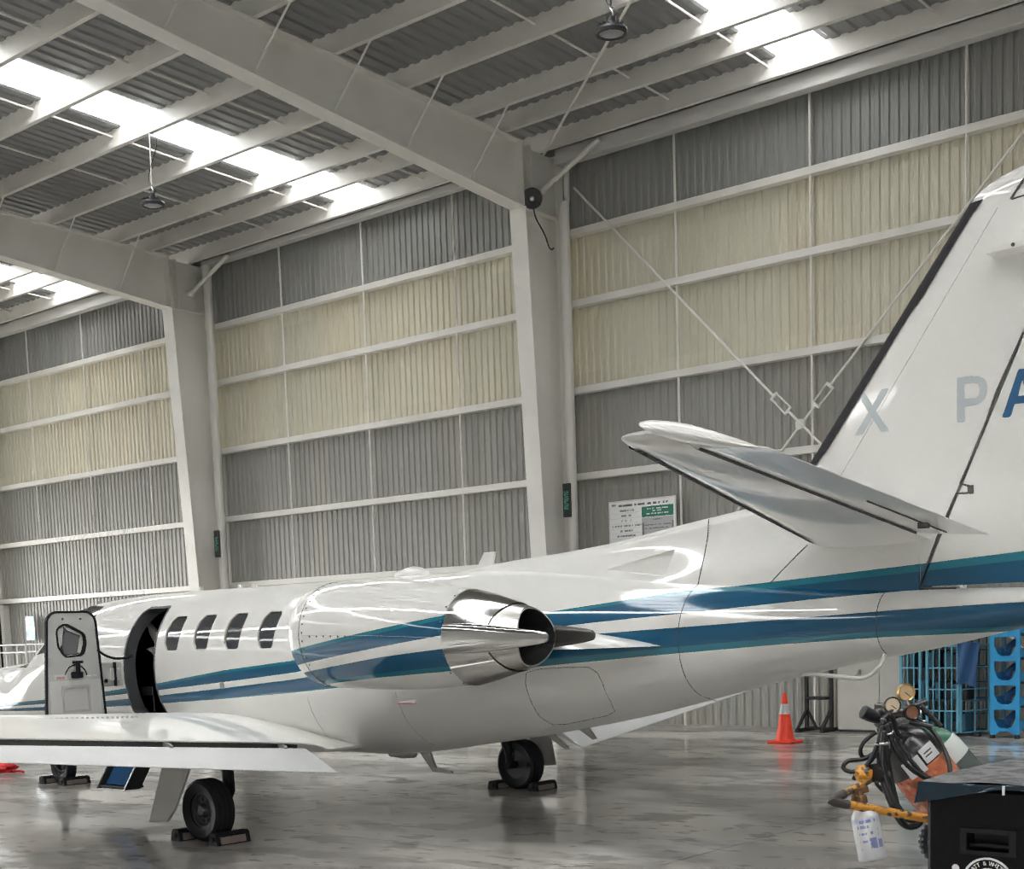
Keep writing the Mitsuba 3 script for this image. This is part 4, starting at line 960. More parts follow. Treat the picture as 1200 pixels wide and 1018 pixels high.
for sg in (1, -1):
    base = 'landing_gear'
    k = J_(base, cat([tube([(0.02, sg * 1.80, 0.86), (0.0, sg * 1.80, 0.50), (-0.03, sg * 1.82, 0.40)], 0.052, 16), rod((-0.03, sg * 1.80, 0.42), (0.0, sg * 1.86, 0.27), 0.04, 12), rod((0, sg * 1.80, 0.27), (0, sg * 2.03, 0.27), 0.04, 12)]), 'mat_rubber', smooth=40)[len(J):]
    wheel_set(k, 0.0, sg * 2.025, 0.268, 0.20, sg)
    J_(k + '__drag_link', cat([rod((0.25, sg * 1.78, 0.80), (0.02, sg * 1.80, 0.52), 0.022, 10)]), 'mat_rubber', smooth=40)
    J_(k + '__brake_line', tube(smooth_path([(-0.05, sg * 1.80, 0.7), (-0.09, sg * 1.82, 0.5), (-0.07, sg * 1.84, 0.33)], 12), 0.008, 6), 'mat_rubber')
    dr_ = [(0.20, 2.25, 0.80), (-0.21, 2.25, 0.80), (-0.13, 2.43, 0.33), (-0.06, 2.47, 0.22), (0.185, 2.475, 0.205)]
    if sg == -1: dr_ = [(0.02, 2.15, 0.72), (-0.30, 2.15, 0.62), (-0.335, 2.2, 0.25), (-0.06, 2.2, 0.235)]
    a = np.array([(s, sg * l, z) for s, l, z in dr_]); b = a + [0, sg * 0.02, 0.006]
    J_(k + '__door', from_man(m3.Manifold.hull_points(np.vstack([a, b]))), 'mat_gear_grey')
n = J_('nose_gear', cat([tube([(5.80, 0, 0.75), (5.72, 0, 0.45), (5.69, 0, 0.40)], 0.045, 14), rod((5.69, -0.09, 0.215), (5.69, 0.09, 0.215), 0.03, 10), bar((5.70, -0.085, 0.42), (5.69, -0.085, 0.2), 0.03, 0.05, up=(0, 1, 0)), bar((5.70, 0.085, 0.42), (5.69, 0.085, 0.2), 0.03, 0.05, up=(0, 1, 0)), box(5.66, 5.74, -0.1, 0.1, 0.40, 0.46)]), 'mat_rubber', smooth=40)[len(J):]
wheel_set(n, 5.69, 0.0, 0.215, 0.13, 1)

for k_, v_ in {'engine__upper_bucket': 'polished chrome upper half of the engine nozzle', 'engine__lower_bucket': 'polished chrome lower half of the engine nozzle', 'engine__reverser_arm': 'polished chrome pointed arm along the side of the nozzle',
               'engine__exhaust': 'black inside of the engine exhaust', 'tail_fin__deice_boot': 'black rubber strip along the fin leading edge', 'rudder__letter': 'dark blue painted letter', 'tail_fin__letter': 'faded grey painted letter',
               'cabin_door': 'grey inner face of the open cabin door', 'fuselage__door_jamb': 'dark grey frame of the cabin opening', 'wing__flap': 'pale lowered flap behind the near wing'}.items():
    if J + k_ in scene: lab(J + k_, v_)

# ------------------------------------------------------------------ things on the hangar floor
jt = lambda s, l, z=0.0: JM + JF * s + JL * l + np.array([0, 0, z])
def ang_of(v): return math.degrees(math.atan2(v[1], v[0]))
mat('chock_rubber', (0.008, 0.009, 0.011), rough=0.6, spec=0.2)
mat('sticker', (0.16, 0.13, 0.12), rough=0.5)
def chock(s, l, yaw, length, h, label, group=None):
    t = thing('wheel_chock', label, 'wheel chock', group)
    prof = Polygon([(-0.065, 0), (0.065, 0), (0.05, h * 0.8), (0.03, h), (-0.03, h), (-0.05, h * 0.8)])
    me = prism(prof, -length / 2, length / 2, 'xz')
    M = JX @ trimesh.transformations.translation_matrix((s, l, 0)) @ trimesh.transformations.rotation_matrix(math.radians(yaw), [0, 0, 1])
    me.apply_transform(M)
    obj(t + '__bar', me, 'mat_chock_rubber', smooth=30)
    st = box(-0.066 - 0.002, -0.04, -length * 0.36, length * 0.36, h * 0.30, h * 0.72)
    st = prism([(-0.0665, h * 0.08), (-0.0695, h * 0.1), (-0.058, h * 0.68), (-0.055, h * 0.66)], -length * 0.36, length * 0.40, 'xz')
    st.apply_transform(M)
    obj(t + '__sticker', st, 'mat_sticker')
    e = rod((0, -length / 2 - 0.012, h * 0.5), (0, -length / 2 + 0.01, h * 0.5), 0.02, 10); e2 = rod((0, length / 2 - 0.01, h * 0.5), (0, length / 2 + 0.012, h * 0.5), 0.02, 10)
    for q in (e, e2): q.apply_transform(M)
    obj(t + '__end_cap', cat([e, e2]), 'mat_rubber')
chock(0.265, 2.02, 0, 0.34, 0.10, 'black rubber wheel chock in front of the near main wheel under the flap')
chock(-0.265, 2.02, 0, 0.34, 0.10, 'black rubber wheel chock behind the near main wheel, with a pale sticker')
chock(0.265, -2.02, 0, 0.34, 0.09, 'black wheel chock in front of the main wheel beyond the belly')
chock(-0.265, -2.06, 0, 0.34, 0.09, 'black wheel chock behind the main wheel beyond the belly')
chock(5.92, 0.0, 0, 0.36, 0.09, 'black wheel chock in front of the nose wheel')
chock(5.46, 0.0, 0, 0.36, 0.09, 'black wheel chock behind the nose wheel, with a pale sticker')

# red cloth cover on the floor at the far left
mat('red_cloth', (0.62, 0.03, 0.03), rough=0.6)
t = thing('engine_cover', 'bright red cloth cover crumpled on the floor at the far left edge', 'cover')
ic = trimesh.creation.icosphere(subdivisions=4)
v = np.array(ic.vertices)
d = meshkit.fbm(v * 2.2 + 5, 4, 3)
v = v * (0.65 + 0.7 * d)[:, None] * [0.36, 0.26, 0.11]
v[:, 2] = np.maximum(v[:, 2] + 0.05, 0.003)
ctr_r = np.array([-17.65, 9.85, 0])
obj(t + '__cloth', trimesh.Trimesh(v + ctr_r, ic.faces, process=False), 'mat_red_cloth', smooth=40)
obj(t + '__strap', tube(smooth_path(ctr_r + np.array([(0.25, 0.0, 0.06), (0.36, 0.08, 0.02), (0.46, 0.03, 0.03), (0.55, 0.10, 0.016), (0.62, 0.06, 0.015)]), 20), 0.014, 6), 'mat_red_cloth', smooth=True)

# traffic cone
mat('cone_red', (0.80, 0.055, 0.02), rough=0.45)
mat('cone_band', (0.72, 0.71, 0.70), rough=0.35)
cx, cy_ = -9.51, 17.08
t = thing('traffic_cone', 'orange red traffic cone with a pale band, standing behind the jet tail', 'traffic cone')
obj(t + '__base', bevel_box(cx - 0.185, cx + 0.185, cy_ - 0.185, cy_ + 0.185, 0.0, 0.035, 0.012), 'mat_cone_red')
def cr(z): return 0.135 - 0.108 * (z / 0.69)
obj(t + '__body', lathe([(0.001, 0.034), (0.145, 0.034), (0.14, 0.05), (cr(0.08), 0.07), (cr(0.69), 0.685), (cr(0.69) - 0.008, 0.692), (0.001, 0.692)], 40, at=(cx, cy_, 0)), 'mat_cone_red', smooth=40)
obj(t + '__band', lathe([(cr(0.40) + 0.002, 0.40), (cr(0.54) + 0.002, 0.54), (cr(0.54) - 0.004, 0.541), (cr(0.40) - 0.004, 0.399)], 40, at=(cx, cy_, 0)), 'mat_cone_band', smooth=40)

# black engine stand
mat('stand_black', (0.012, 0.012, 0.013), rough=0.45)
t = thing('work_stand', 'black metal stand with splayed feet beside the grey cabinet, under the tail', 'stand')
x0, x1, y = -10.20, -9.79, 19.0
for x in (x0, x1): obj(t + '__post', box(x - 0.025, x + 0.025, y - 0.025, y + 0.025, 0.05, 1.25), 'mat_stand_black')
obj(t + '__seat', bevel_box(x0 + 0.03, x1 - 0.03, y - 0.14, y + 0.14, 0.48, 0.52, 0.012), 'mat_stand_black')
obj(t + '__top_bar', box(x0 - 0.025, x1 + 0.025, y - 0.025, y + 0.025, 1.20, 1.25), 'mat_stand_black')
for x, o in ((x0, -1), (x1, 1)):
    obj(t + '__foot', box(x - 0.03, x + 0.03, y - 0.32, y + 0.25, 0.0, 0.05), 'mat_stand_black')
    obj(t + '__strut', bar((x, y - 0.29, 0.05), (x, y, 0.33), 0.035, 0.035), 'mat_stand_black')
    obj(t + '__strut', bar((x - o * 0.02, y, 0.30), (x - o * 0.16, y, 0.05), 0.035, 0.035), 'mat_stand_black')
obj(t + '__cross_bar', box(x0, x1, y - 0.03, y + 0.03, 0.02, 0.06), 'mat_stand_black')

# grey steel cabinet
mat('cabinet', (0.42, 0.41, 0.375), rough=0.4)
t = thing('metal_cabinet', 'tall beige grey metal cabinet with two doors, against the wall under the tail', 'cabinet')
x0, x1, y0, y1, zt = -9.66, -8.60, 18.93, 19.38, 1.95
obj(t + '__body', bevel_box(x0, x1, y0 + 0.02, y1, 0.03, zt, 0.006), 'mat_cabinet')
obj(t + '__plinth', box(x0 + 0.01, x1 - 0.01, y0 + 0.04, y1 - 0.01, 0.0, 0.03), 'mat_seam')
xm = -8.985
for i, (a, b) in enumerate(((x0 + 0.006, xm - 0.006), (xm + 0.006, x1 - 0.006))):
    dk = obj(t + '__door', bevel_box(a, b, y0, y0 + 0.02, 0.04, zt - 0.01, 0.004), 'mat_cabinet')
obj(t + '__door__handle', cat([bevel_box(xm - 0.33, xm - 0.29, y0 - 0.035, y0, 0.86, 0.93, 0.006), bar((xm - 0.31, y0 - 0.03, 0.90), (xm - 0.37, y0 - 0.03, 0.80), 0.02, 0.02, up=(0, 1, 0))]), 'mat_gear_grey')

# blue wire rack with a blue cloth
mat('rack_blue', (0.10, 0.30, 0.40), rough=0.45)
mat('rack_blue_dark', (0.03, 0.11, 0.16), rough=0.5)
mat('bright_blue', (0.025, 0.26, 0.52), rough=0.4)
mat('dark_blue_cloth', (0.012, 0.06, 0.16), rough=0.7)
mat('dark_stock', (0.016, 0.022, 0.025), rough=0.6)
t = thing('wire_rack', 'pale blue wire grid rack full of dark stock, against the wall behind the cylinders', 'rack')
def grid_panel(key, a, b, z0, z1, nx, nz, m='mat_rack_blue', r=0.009):
    a, b = np.array([*a, 0.0]), np.array([*b, 0.0])
    for z in np.linspace(z0, z1, nz):
        obj(key, bar(a + [0, 0, z], b + [0, 0, z], 2 * r, 2 * r), m)
    for u in np.linspace(0, 1, nx):
        p = a + (b - a) * u
        w = 1.8 * r if u not in (0.0, 1.0) else 4 * r
        obj(key, bar(p + [0, 0, z0], p + [0, 0, z1], w, w, up=(1, 0, 0)), m)
grid_panel(t + '__left_grid_bar', (-8.55, 18.72), (-8.24, 18.66), 0.06, 1.85, 4, 7)
grid_panel(t + '__right_grid_bar', (-8.12, 18.62), (-7.66, 18.58), 0.06, 1.85, 6, 7)
grid_panel(t + '__rear_grid_bar', (-8.58, 19.25), (-7.42, 19.25), 0.06, 1.85, 12, 9, 'mat_rack_blue_dark')
grid_panel(t + '__side_grid_bar', (-7.63, 18.60), (-7.40, 19.05), 0.06, 1.85, 3, 7)
for z in (0.06, 0.5, 0.95, 1.4, 1.85):
    obj(t + '__shelf', box(-8.58, -7.45, 18.76, 19.26, z - 0.012, z), 'mat_rack_blue_dark')
for x in (-8.57, -7.9, -7.44): obj(t + '__foot', box(x - 0.03, x + 0.03, 18.70, 18.78, 0.0, 0.06), 'mat_stand_black')
r2 = np.random.default_rng(3)
for k in range(21):
    x = -8.45 + 0.9 * r2.random(); z = [0.06, 0.5, 0.95][k % 3]
    nm = ['lowest', 'second', 'third'][k % 3]
    w, hh = 0.05 + 0.07 * r2.random(), 0.12 + 0.2 * r2.random()
    x = -8.48 + 0.125 * (k // 3)
    q = obj('stock_box', bevel_box(x, x + min(w, 0.11), 18.85, 19.12, z + 0.001, z + hh, 0.006), 'mat_dark_stock' if k % 2 else 'mat_rack_blue_dark',
            label=f'small dark box on the {nm} shelf of the pale blue wire rack', category='box', group=f'dark stock on the {nm} rack shelf')
cl = []
for i, z in enumerate(np.linspace(1.30, 0.72, 14)):
    row = []
    for j, u in enumerate(np.linspace(0, 1, 18)):
        row.append((-7.64 + 0.30 * u * (1 - 0.15 * i / 13), 18.50 + 0.02 * math.sin(9 * u + 0.3 * i) + 0.03 * u, z + 0.02 * math.sin(5 * u) * (i == 13)))
    cl.append(row)
cm = grid_mesh(cl, wrap=False)
cb = cm.copy(); cb.vertices = np.array(cb.vertices) + [0, 0.008, 0]; cb.invert()
obj('blue_cloth', cat([cm, cb]), 'mat_dark_blue_cloth', smooth=True, label='dark blue cloth hanging on the corner of the pale blue wire rack', category='cloth')

# bright blue moulded bin rack: side panel with four rounded openings, one above the other
t = thing('bin_rack', 'bright blue moulded rack with a column of rounded openings, at the right edge', 'rack')
x0, x1 = -7.20, -6.80
fp = shapely.box(x0, 0.05, x1, 1.75)
hole = lambda z: Polygon([(x0 + 0.05, z + 0.255), (x1 - 0.05, z + 0.255), (x1 - 0.055, z + 0.13), (x1 - 0.10, z + 0.03), (x1 - 0.15, z), (x0 + 0.15, z), (x0 + 0.10, z + 0.03), (x0 + 0.055, z + 0.13)]).buffer(-0.02).buffer(0.02)
for k in range(5): fp = fp.difference(hole(0.135 + 0.325 * k))
fp = fp.difference(Polygon([(x0 + 0.07, 0.04), (x0 + 0.13, 0.095), (x1 - 0.13, 0.095), (x1 - 0.07, 0.04)]))
for key, y in (('front_panel', 18.55), ('rear_panel', 18.95)):
    obj(t + '__' + key, prism(fp, y, y + 0.03, 'xz'), 'mat_bright_blue' if y < 18.9 else 'mat_rack_blue_dark')
for k in range(5):
    z = 0.115 + 0.325 * k
    obj(t + '__tray', cat([bevel_box(x0 + 0.06, x1 - 0.06, 18.58, 18.95, z - 0.01, z + 0.005, 0.004), box(x0 + 0.01, x0 + 0.03, 18.58, 18.95, z, z + 0.12), box(x1 - 0.03, x1 - 0.01, 18.58, 18.95, z, z + 0.12)]), 'mat_bright_blue')
    obj('spare_tube', tube([(x0 + 0.20, 18.62, z + 0.05), (x0 + 0.19, 18.75, z + 0.14), (x0 + 0.21, 18.9, z + 0.20)], 0.045, 12), 'mat_dark_blue_cloth', smooth=40,
        label=f'dark blue tube lying in the {["lowest", "second lowest", "middle", "second highest", "highest"][k]} opening of the bright blue rack', category='tube')
for x in (x0 + 0.03, x1 - 0.03): obj(t + '__foot', box(x - 0.025, x + 0.025, 18.53, 18.60, 0.0, 0.05), 'mat_stand_black')

# ------------------------------------------------------------------ gas cylinders on their yellow cart, in front of the tail
HOSES = [([(-2.035, 4.316, 1.353), (-2.040, 4.300, 1.291), (-2.033, 4.290, 1.212), (-2.010, 4.293, 1.127), (-1.984, 4.302, 1.062), (-1.958, 4.315, 1.022), (-1.930, 4.334, 1.019), (-1.917, 4.345, 1.047)], 0.0135),
 ([(-2.016, 4.307, 1.359), (-2.000, 4.317, 1.291), (-1.971, 4.339, 1.230), (-1.941, 4.366, 1.194), (-1.917, 4.391, 1.173)], 0.0105),
 ([(-2.048, 4.330, 1.343), (-2.084, 4.309, 1.312), (-2.107, 4.298, 1.278), (-2.110, 4.304, 1.254), (-2.099, 4.326, 1.244)], 0.0085),
 ([(-2.035, 4.322, 1.301), (-2.062, 4.288, 1.257), (-2.094, 4.253, 1.242), (-2.123, 4.223, 1.236), (-2.129, 4.211, 1.219), (-2.109, 4.220, 1.205), (-2.073, 4.248, 1.218), (-2.043, 4.274, 1.259), (-2.027, 4.291, 1.309)], 0.009),
 ([(-2.046, 4.358, 1.341), (-2.038, 4.347, 1.253), (-2.022, 4.345, 1.173), (-2.004, 4.345, 1.099), (-1.981, 4.352, 1.045), (-1.955, 4.368, 1.030), (-1.932, 4.385, 1.049)], 0.011),
 ([(-2.042, 4.324, 1.352), (-2.043, 4.339, 1.374), (-2.035, 4.361, 1.384), (-2.028, 4.378, 1.365), (-2.024, 4.389, 1.333), (-2.009, 4.411, 1.306)], 0.0105),
 ([(-2.058, 4.615, 1.359), (-1.994, 4.597, 1.323), (-1.940, 4.570, 1.268), (-1.899, 4.530, 1.214), (-1.875, 4.480, 1.177)], 0.0095),
 ([(-2.054, 4.349, 1.321), (-2.060, 4.322, 1.266), (-2.084, 4.282, 1.217), (-2.100, 4.251, 1.191), (-2.101, 4.235, 1.181)], 0.01),
 ([(-2.038, 4.387, 1.312), (-2.037, 4.372, 1.262), (-2.060, 4.334, 1.193), (-2.069, 4.314, 1.174)], 0.008),
 ([(-2.069, 4.314, 1.174), (-2.063, 4.341, 1.143), (-2.049, 4.375, 1.116)], 0.008),
 ([(-2.056, 4.405, 1.357), (-2.029, 4.413, 1.299), (-2.007, 4.419, 1.259), (-1.976, 4.431, 1.209), (-1.933, 4.455, 1.165)], 0.0095),
 ([(-2.015, 4.279, 1.339), (-2.016, 4.268, 1.272), (-2.009, 4.264, 1.202), (-1.983, 4.274, 1.125), (-1.960, 4.287, 1.074), (-1.937, 4.302, 1.051)], 0.012),
 ([(-2.033, 4.285, 1.310), (-2.054, 4.258, 1.243), (-2.070, 4.240, 1.210), (-2.086, 4.223, 1.189)], 0.009),
 ([(-2.084, 4.505, 1.302), (-2.061, 4.551, 1.328), (-2.037, 4.595, 1.337), (-2.016, 4.632, 1.323)], 0.009),
 ([(-2.056, 4.459, 1.277), (-2.037, 4.525, 1.301), (-2.016, 4.591, 1.314)], 0.011)]
VR, VU, VF = np.array((0.764, 0.644, -0.034)), np.array((-0.046, 0.107, 0.993)), np.array((-0.643, 0.758, -0.112))   # right, up and away, seen from where the cart is looked at
CYL_A = np.array((-2.035, 4.597, 1.191))
CYL_B = np.array((-2.073, 4.915, 1.158))
G1 = np.array((-2.051, 4.529, 1.451))
G2 = np.array((-2.067, 4.456, 1.411))
G3 = np.array((-2.015, 4.497, 1.386))
CUP = np.array((-2.092, 4.326, 1.388))
VALVE = np.array((-2.060, 4.400, 1.346))
VALVE_B = np.array((-2.123, 4.674, 1.330))
TIP = np.array((-2.079, 4.022, 1.130))
BAR_END = np.array((-1.884, 4.398, 1.033))
ARM_END = np.array((-2.051, 4.278, 1.182))
KNOB = np.array((-2.069, 4.238, 1.196))
CWHEEL = np.array((-1.840, 4.334, 0.974))
BOT_T = np.array((-2.037, 4.160, 1.113))
BOT_B = np.array((-2.001, 4.163, 0.924))
LID = np.array((-1.891, 3.824, 0.937))
AXA = np.array([0.508, 0.313, -0.802]); AXA /= np.linalg.norm(AXA)
AXB = np.array([0.540, 0.345, -0.768]); AXB /= np.linalg.norm(AXB)
def rust_tex(p, n, uv):
    a = fbm(p.x * 14, p.y * 14, p.z * 12, 4); b = fbm(p.x * 40, p.y * 40, p.z * 40, 3)
    col = mix(c3((0.30, 0.062, 0.020)), c3((0.42, 0.115, 0.045)), smoothstep(0.4, 0.6, a))
    col = mix(col, c3((0.42, 0.27, 0.20)), smoothstep(0.52, 0.66, b) * 0.55)
    return mix(col, c3((0.07, 0.03, 0.02)), smoothstep(0.60, 0.7, fbm(p.x * 22 + 5, p.y * 22, p.z * 22, 3)) * 0.6)
mat('rust_orange', proc(rust_tex), rough=0.42)
mat('cyl_black', (0.015, 0.015, 0.016), rough=0.25, spec=0.6)
mat('cyl_green', (0.012, 0.085, 0.045), rough=0.3, spec=0.6)
mat('cyl_grey', (0.045, 0.06, 0.055), rough=0.35)
mat('cyl_white', (0.62, 0.66, 0.63), rough=0.35)
mat('brass', (0.50, 0.34, 0.14), rough=0.3, metal=0.9)
mat('gauge_face', (0.50, 0.36, 0.20), rough=0.35)
mat('gauge_pale', (0.62, 0.50, 0.34), rough=0.35)
mat('gauge_brown', (0.16, 0.07, 0.04), rough=0.35)
mat('hose', (0.009, 0.010, 0.011), rough=0.38, spec=0.35)
def worn_yellow(p, n, uv):
    a = fbm(p.x * 60, p.y * 60, p.z * 60, 3)
    return mix(c3((0.46, 0.20, 0.022)), c3((0.05, 0.035, 0.025)), smoothstep(0.55, 0.63, a))
mat('yellow_paint', proc(worn_yellow), rough=0.45)
def worn_bar(p, n, uv):
    a = fbm(p.x * 60, p.y * 60, p.z * 60, 3)
    return mix(c3((0.36, 0.17, 0.03)), c3((0.06, 0.045, 0.035)), smoothstep(0.40, 0.55, a))
mat('worn_bar', proc(worn_bar), rough=0.5)
mat('grip', (0.035, 0.03, 0.028), rough=0.6)
mat('tag_white', (0.60, 0.60, 0.60), rough=0.5)
mat('tag_green', (0.05, 0.16, 0.12), rough=0.5)
mat('tag_ink', (0.09, 0.09, 0.09), rough=0.5)
CR = 0.102
def cyl_part(base, ax, prof, n=48): return orient(lathe(prof, n), -ax, base)
# orange cylinder: base on the floor, profile measured upwards
La = (CYL_A[2] - CR * math.sqrt(1 - AXA[2] ** 2) - 0.002) / -AXA[2]
Ba = CYL_A + AXA * La
t = thing('gas_cylinder', 'rusty orange gas cylinder with a black shoulder and white tags, leaning on the yellow cart', 'gas cylinder')
obj(t + '__body', cyl_part(Ba, AXA, [(0.001, 0), (CR - 0.012, 0), (CR, 0.012), (CR, La), (0.001, La)]), 'mat_rust_orange', smooth=40)
obj(t + '__shoulder', cyl_part(Ba, AXA, [(0.001, La), (CR + 0.0006, La + 0.0005), (CR, La + 0.045), (CR * 0.96, La + 0.075), (CR * 0.82, La + 0.11), (CR * 0.58, La + 0.14), (CR * 0.36, La + 0.155), (0.034, La + 0.165), (0.034, La + 0.21), (0.001, La + 0.21)]), 'mat_cyl_black', smooth=50)
# tags on the side that faces the open hall
def on_cyl(base, ax, u0, u1, h0, h1, m, key, lift, skew=0.0):
    side = VR - ax * (VR @ ax); side = side / np.linalg.norm(side)
    face = np.cross(side, -ax)
    if face @ VF > 0: face = -face
    rows = []
    for h in np.linspace(h0, h1, 4):
        ring = []
        for a in np.linspace(u0, u1, 8):
            a2 = a + skew * (h - h0)
            ring.append(base - ax * h + (CR + lift) * (side * math.sin(a2) + face * math.cos(a2)))
        rows.append(ring)
    me = grid_mesh(rows, wrap=False); m2 = grid_mesh([[q for q in r] for r in rows], wrap=False); m2.invert()
    obj(key, me, m)
on_cyl(Ba, AXA, 0.02, 0.66, La + 0.004, La + 0.060, 'mat_tag_white', t + '__tag', 0.0015)
on_cyl(Ba, AXA, 0.12, 0.42, La + 0.024, La + 0.029, 'mat_tag_ink', t + '__tag_print', 0.0022)
on_cyl(Ba, AXA, 0.12, 0.47, La + 0.036, La + 0.041, 'mat_tag_ink', t + '__tag_print', 0.0022)
on_cyl(Ba, AXA, -0.72, -0.06, La - 0.012, La + 0.052, 'mat_tag_white', t + '__tag', 0.0015)
on_cyl(Ba, AXA, -0.55, -0.25, La + 0.004, La + 0.034, 'mat_tag_green', t + '__tag_emblem', 0.0022)
va = Ba - AXA * (La + 0.21)
obj(t + '__valve', cat([orient(lathe([(0.001, -0.01), (0.026, -0.01), (0.028, 0.015), (0.018, 0.022), (0.015, 0.04), (0.001, 0.043)], 20), -AXA, va), rod(va - AXA * 0.02 - VR * 0.03, va - AXA * 0.02 + VR * 0.05, 0.011, 12)]), 'mat_dark_metal', smooth=40)
# green cylinder behind
Lb = (CYL_B[2] - CR * math.sqrt(1 - AXB[2] ** 2) - 0.002) / -AXB[2]
Bb = CYL_B + AXB * Lb
t = thing('gas_cylinder', 'dark grey gas cylinder with a green shoulder and white band, behind the orange one', 'gas cylinder')
obj(t + '__body', cyl_part(Bb, AXB, [(0.001, 0), (CR - 0.012, 0), (CR, 0.012), (CR, Lb), (0.001, Lb)]), 'mat_cyl_grey', smooth=40)
obj(t + '__band', cyl_part(Bb, AXB, [(CR, Lb + 0.0), (CR + 0.001, Lb + 0.001), (CR + 0.001, Lb + 0.047), (CR * 0.955, Lb + 0.081), (CR * 0.94, Lb + 0.082), (CR * 0.9, Lb + 0.02)]), 'mat_cyl_white', smooth=40)
obj(t + '__shoulder', cyl_part(Bb, AXB, [(0.001, Lb), (CR + 0.0004, Lb + 0.0005), (CR, Lb + 0.045), (CR * 0.95, Lb + 0.08), (CR * 0.80, Lb + 0.115), (CR * 0.56, Lb + 0.145), (CR * 0.36, Lb + 0.16), (0.034, Lb + 0.17), (0.034, Lb + 0.21), (0.001, Lb + 0.21)]), 'mat_cyl_green', smooth=50)
vb = Bb - AXB * (Lb + 0.21)
obj(t + '__valve', cat([orient(lathe([(0.001, -0.01), (0.026, -0.01), (0.028, 0.02), (0.02, 0.03), (0.02, 0.075), (0.001, 0.08)], 20), -AXB, vb), rod(vb - AXB * 0.05 - VR * 0.06, vb - AXB * 0.05 + VR * 0.08, 0.013, 12)]), 'mat_chrome_dull', smooth=40)

# regulator with its three gauges, cup and hoses: hangs on the cylinder valve
t = thing('gas_regulator', 'gas regulator with three round gauges and tangled black hoses, on the orange cylinder', 'regulator')
hub = va - AXA * 0.03 + VR * 0.015
obj(t + '__body', cat([bevel_box(-0.02, 0.02, -0.02, 0.02, -0.02, 0.02, 0.006).apply_translation(hub + VU * 0.01), rod(hub, G2 - VF * 0.0 - VU * 0.03, 0.016, 12), rod(hub, G3 + VF * 0.03, 0.018, 12), rod(G3 + VF * 0.02, G1 - VU * 0.03, 0.011, 10), rod(hub, CUP + VR * 0.02, 0.014, 10)]), 'mat_dark_metal', smooth=40)
for g, r, fm_, nm in ((G1, 0.031, 'mat_gauge_face', 0), (G2, 0.029, 'mat_gauge_pale', 1), (G3, 0.027, 'mat_gauge_brown', 2)):
    fd = -VF + VR * (-0.15 if nm == 1 else 0.1)
    k = obj(t + '__gauge', orient(lathe([(0.001, -0.028), (r * 0.9, -0.026), (r, -0.015), (r, 0.004), (r * 0.93, 0.008), (r * 0.84, 0.006), (r * 0.82, 0.0), (0.001, 0.0)], 32), fd, g), 'mat_brass' if nm < 1 else 'mat_cyl_black', smooth=35)
    obj(k + '__dial', orient(lathe([(r * 0.82, 0.0005), (0.001, 0.0012)], 28), fd, g), fm_)
    if nm != 2: obj(k + '__needle', orient(bar((0, -0.004, 0.002), (r * 0.5, r * 0.4, 0.002), 0.003, 0.001), fd, g), 'mat_seam')
cupd = -VR * 0.8 + VU * 0.35 - VF * 0.2
obj(t + '__black_cup', orient(lathe([(0.001, -0.045), (0.012, -0.045), (0.016, -0.034), (0.019, -0.03), (0.023, 0.0), (0.023, 0.022), (0.021, 0.024), (0.001, 0.024)], 28), cupd, CUP), 'mat_hose', smooth=35)
for a, b, r in ((G3 + VU * -0.03 + VF * 0.03, G3 + VR * 0.07 + VU * -0.05, 0.010), (hub + VR * 0.03 - VU * 0.02, hub + VR * 0.16 + VU * 0.035, 0.013), (hub + VR * 0.02 - VU * 0.05, hub + VR * 0.13 - VU * 0.005, 0.012), (G3 + VR * 0.03 + VU * 0.02, G3 + VR * 0.10 - VU * 0.05, 0.009), (hub - VU * 0.04 + VR * 0.01, hub - VU * 0.085 + VR * 0.09, 0.012)):
    obj(t + '__adjusting_rod', rod(a, b, r, 12), 'mat_cyl_black' if r != 0.012 else 'mat_chrome_dull', smooth=40)
for p_, r in HOSES:
    obj(t + '__hose', tube(smooth_path(p_, 40), r * 0.82, 10), 'mat_hose', smooth=True)
    obj(t + '__hose_clip', tube(smooth_path(p_, 40)[5:7], r * 0.82 + 0.002, 10), 'mat_chrome_dull', smooth=True)

# yellow cart
t = thing('cylinder_cart', 'worn yellow cylinder cart with a bent dark handle, carrying the gas cylinders', 'cart')
u = (BAR_END - TIP) / np.linalg.norm(BAR_END - TIP)
w = (ARM_END - TIP) / np.linalg.norm(ARM_END - TIP)
far = BAR_END + u * 0.42
obj(t + '__handle_bar', tube([TIP + u * 0.03, TIP + u * 0.2, BAR_END, far], 0.0145, 14), 'mat_yellow_paint', smooth=40)
obj(t + '__handle_bar', tube([TIP + w * 0.03, (TIP + ARM_END) / 2, ARM_END], 0.0125, 14), 'mat_worn_bar', smooth=40)
obj(t + '__support_arm', tube([ARM_END - w * 0.01, ARM_END + w * 0.02 + VR * 0.015, ARM_END + w * 0.03 + VR * 0.035], 0.012, 12), 'mat_grip', smooth=40)
obj(t + '__handle_grip', tube([TIP + u * 0.07, TIP + u * 0.02, TIP + (u + w) * 0.004, TIP + w * 0.02, TIP + w * 0.08], 0.0152, 14), 'mat_grip', smooth=50)
ic = trimesh.creation.icosphere(subdivisions=3); v = np.array(ic.vertices); v = v * (0.65 + 0.7 * meshkit.fbm(v * 2.5 + 3, 3, 9))[:, None] * [0.030, 0.028, 0.029]
obj(t + '__yellow_cap', trimesh.Trimesh(v + KNOB, ic.faces, process=False), 'mat_yellow_paint', smooth=50)
obj(t + '__lock_knob', orient(lathe([(0.001, -0.02), (0.03, -0.02), (0.033, 0.0), (0.03, 0.02), (0.001, 0.02)], 24), VR + VF * 0.6, KNOB + VR * 0.045 + VU * 0.004), 'mat_hose', smooth=35)
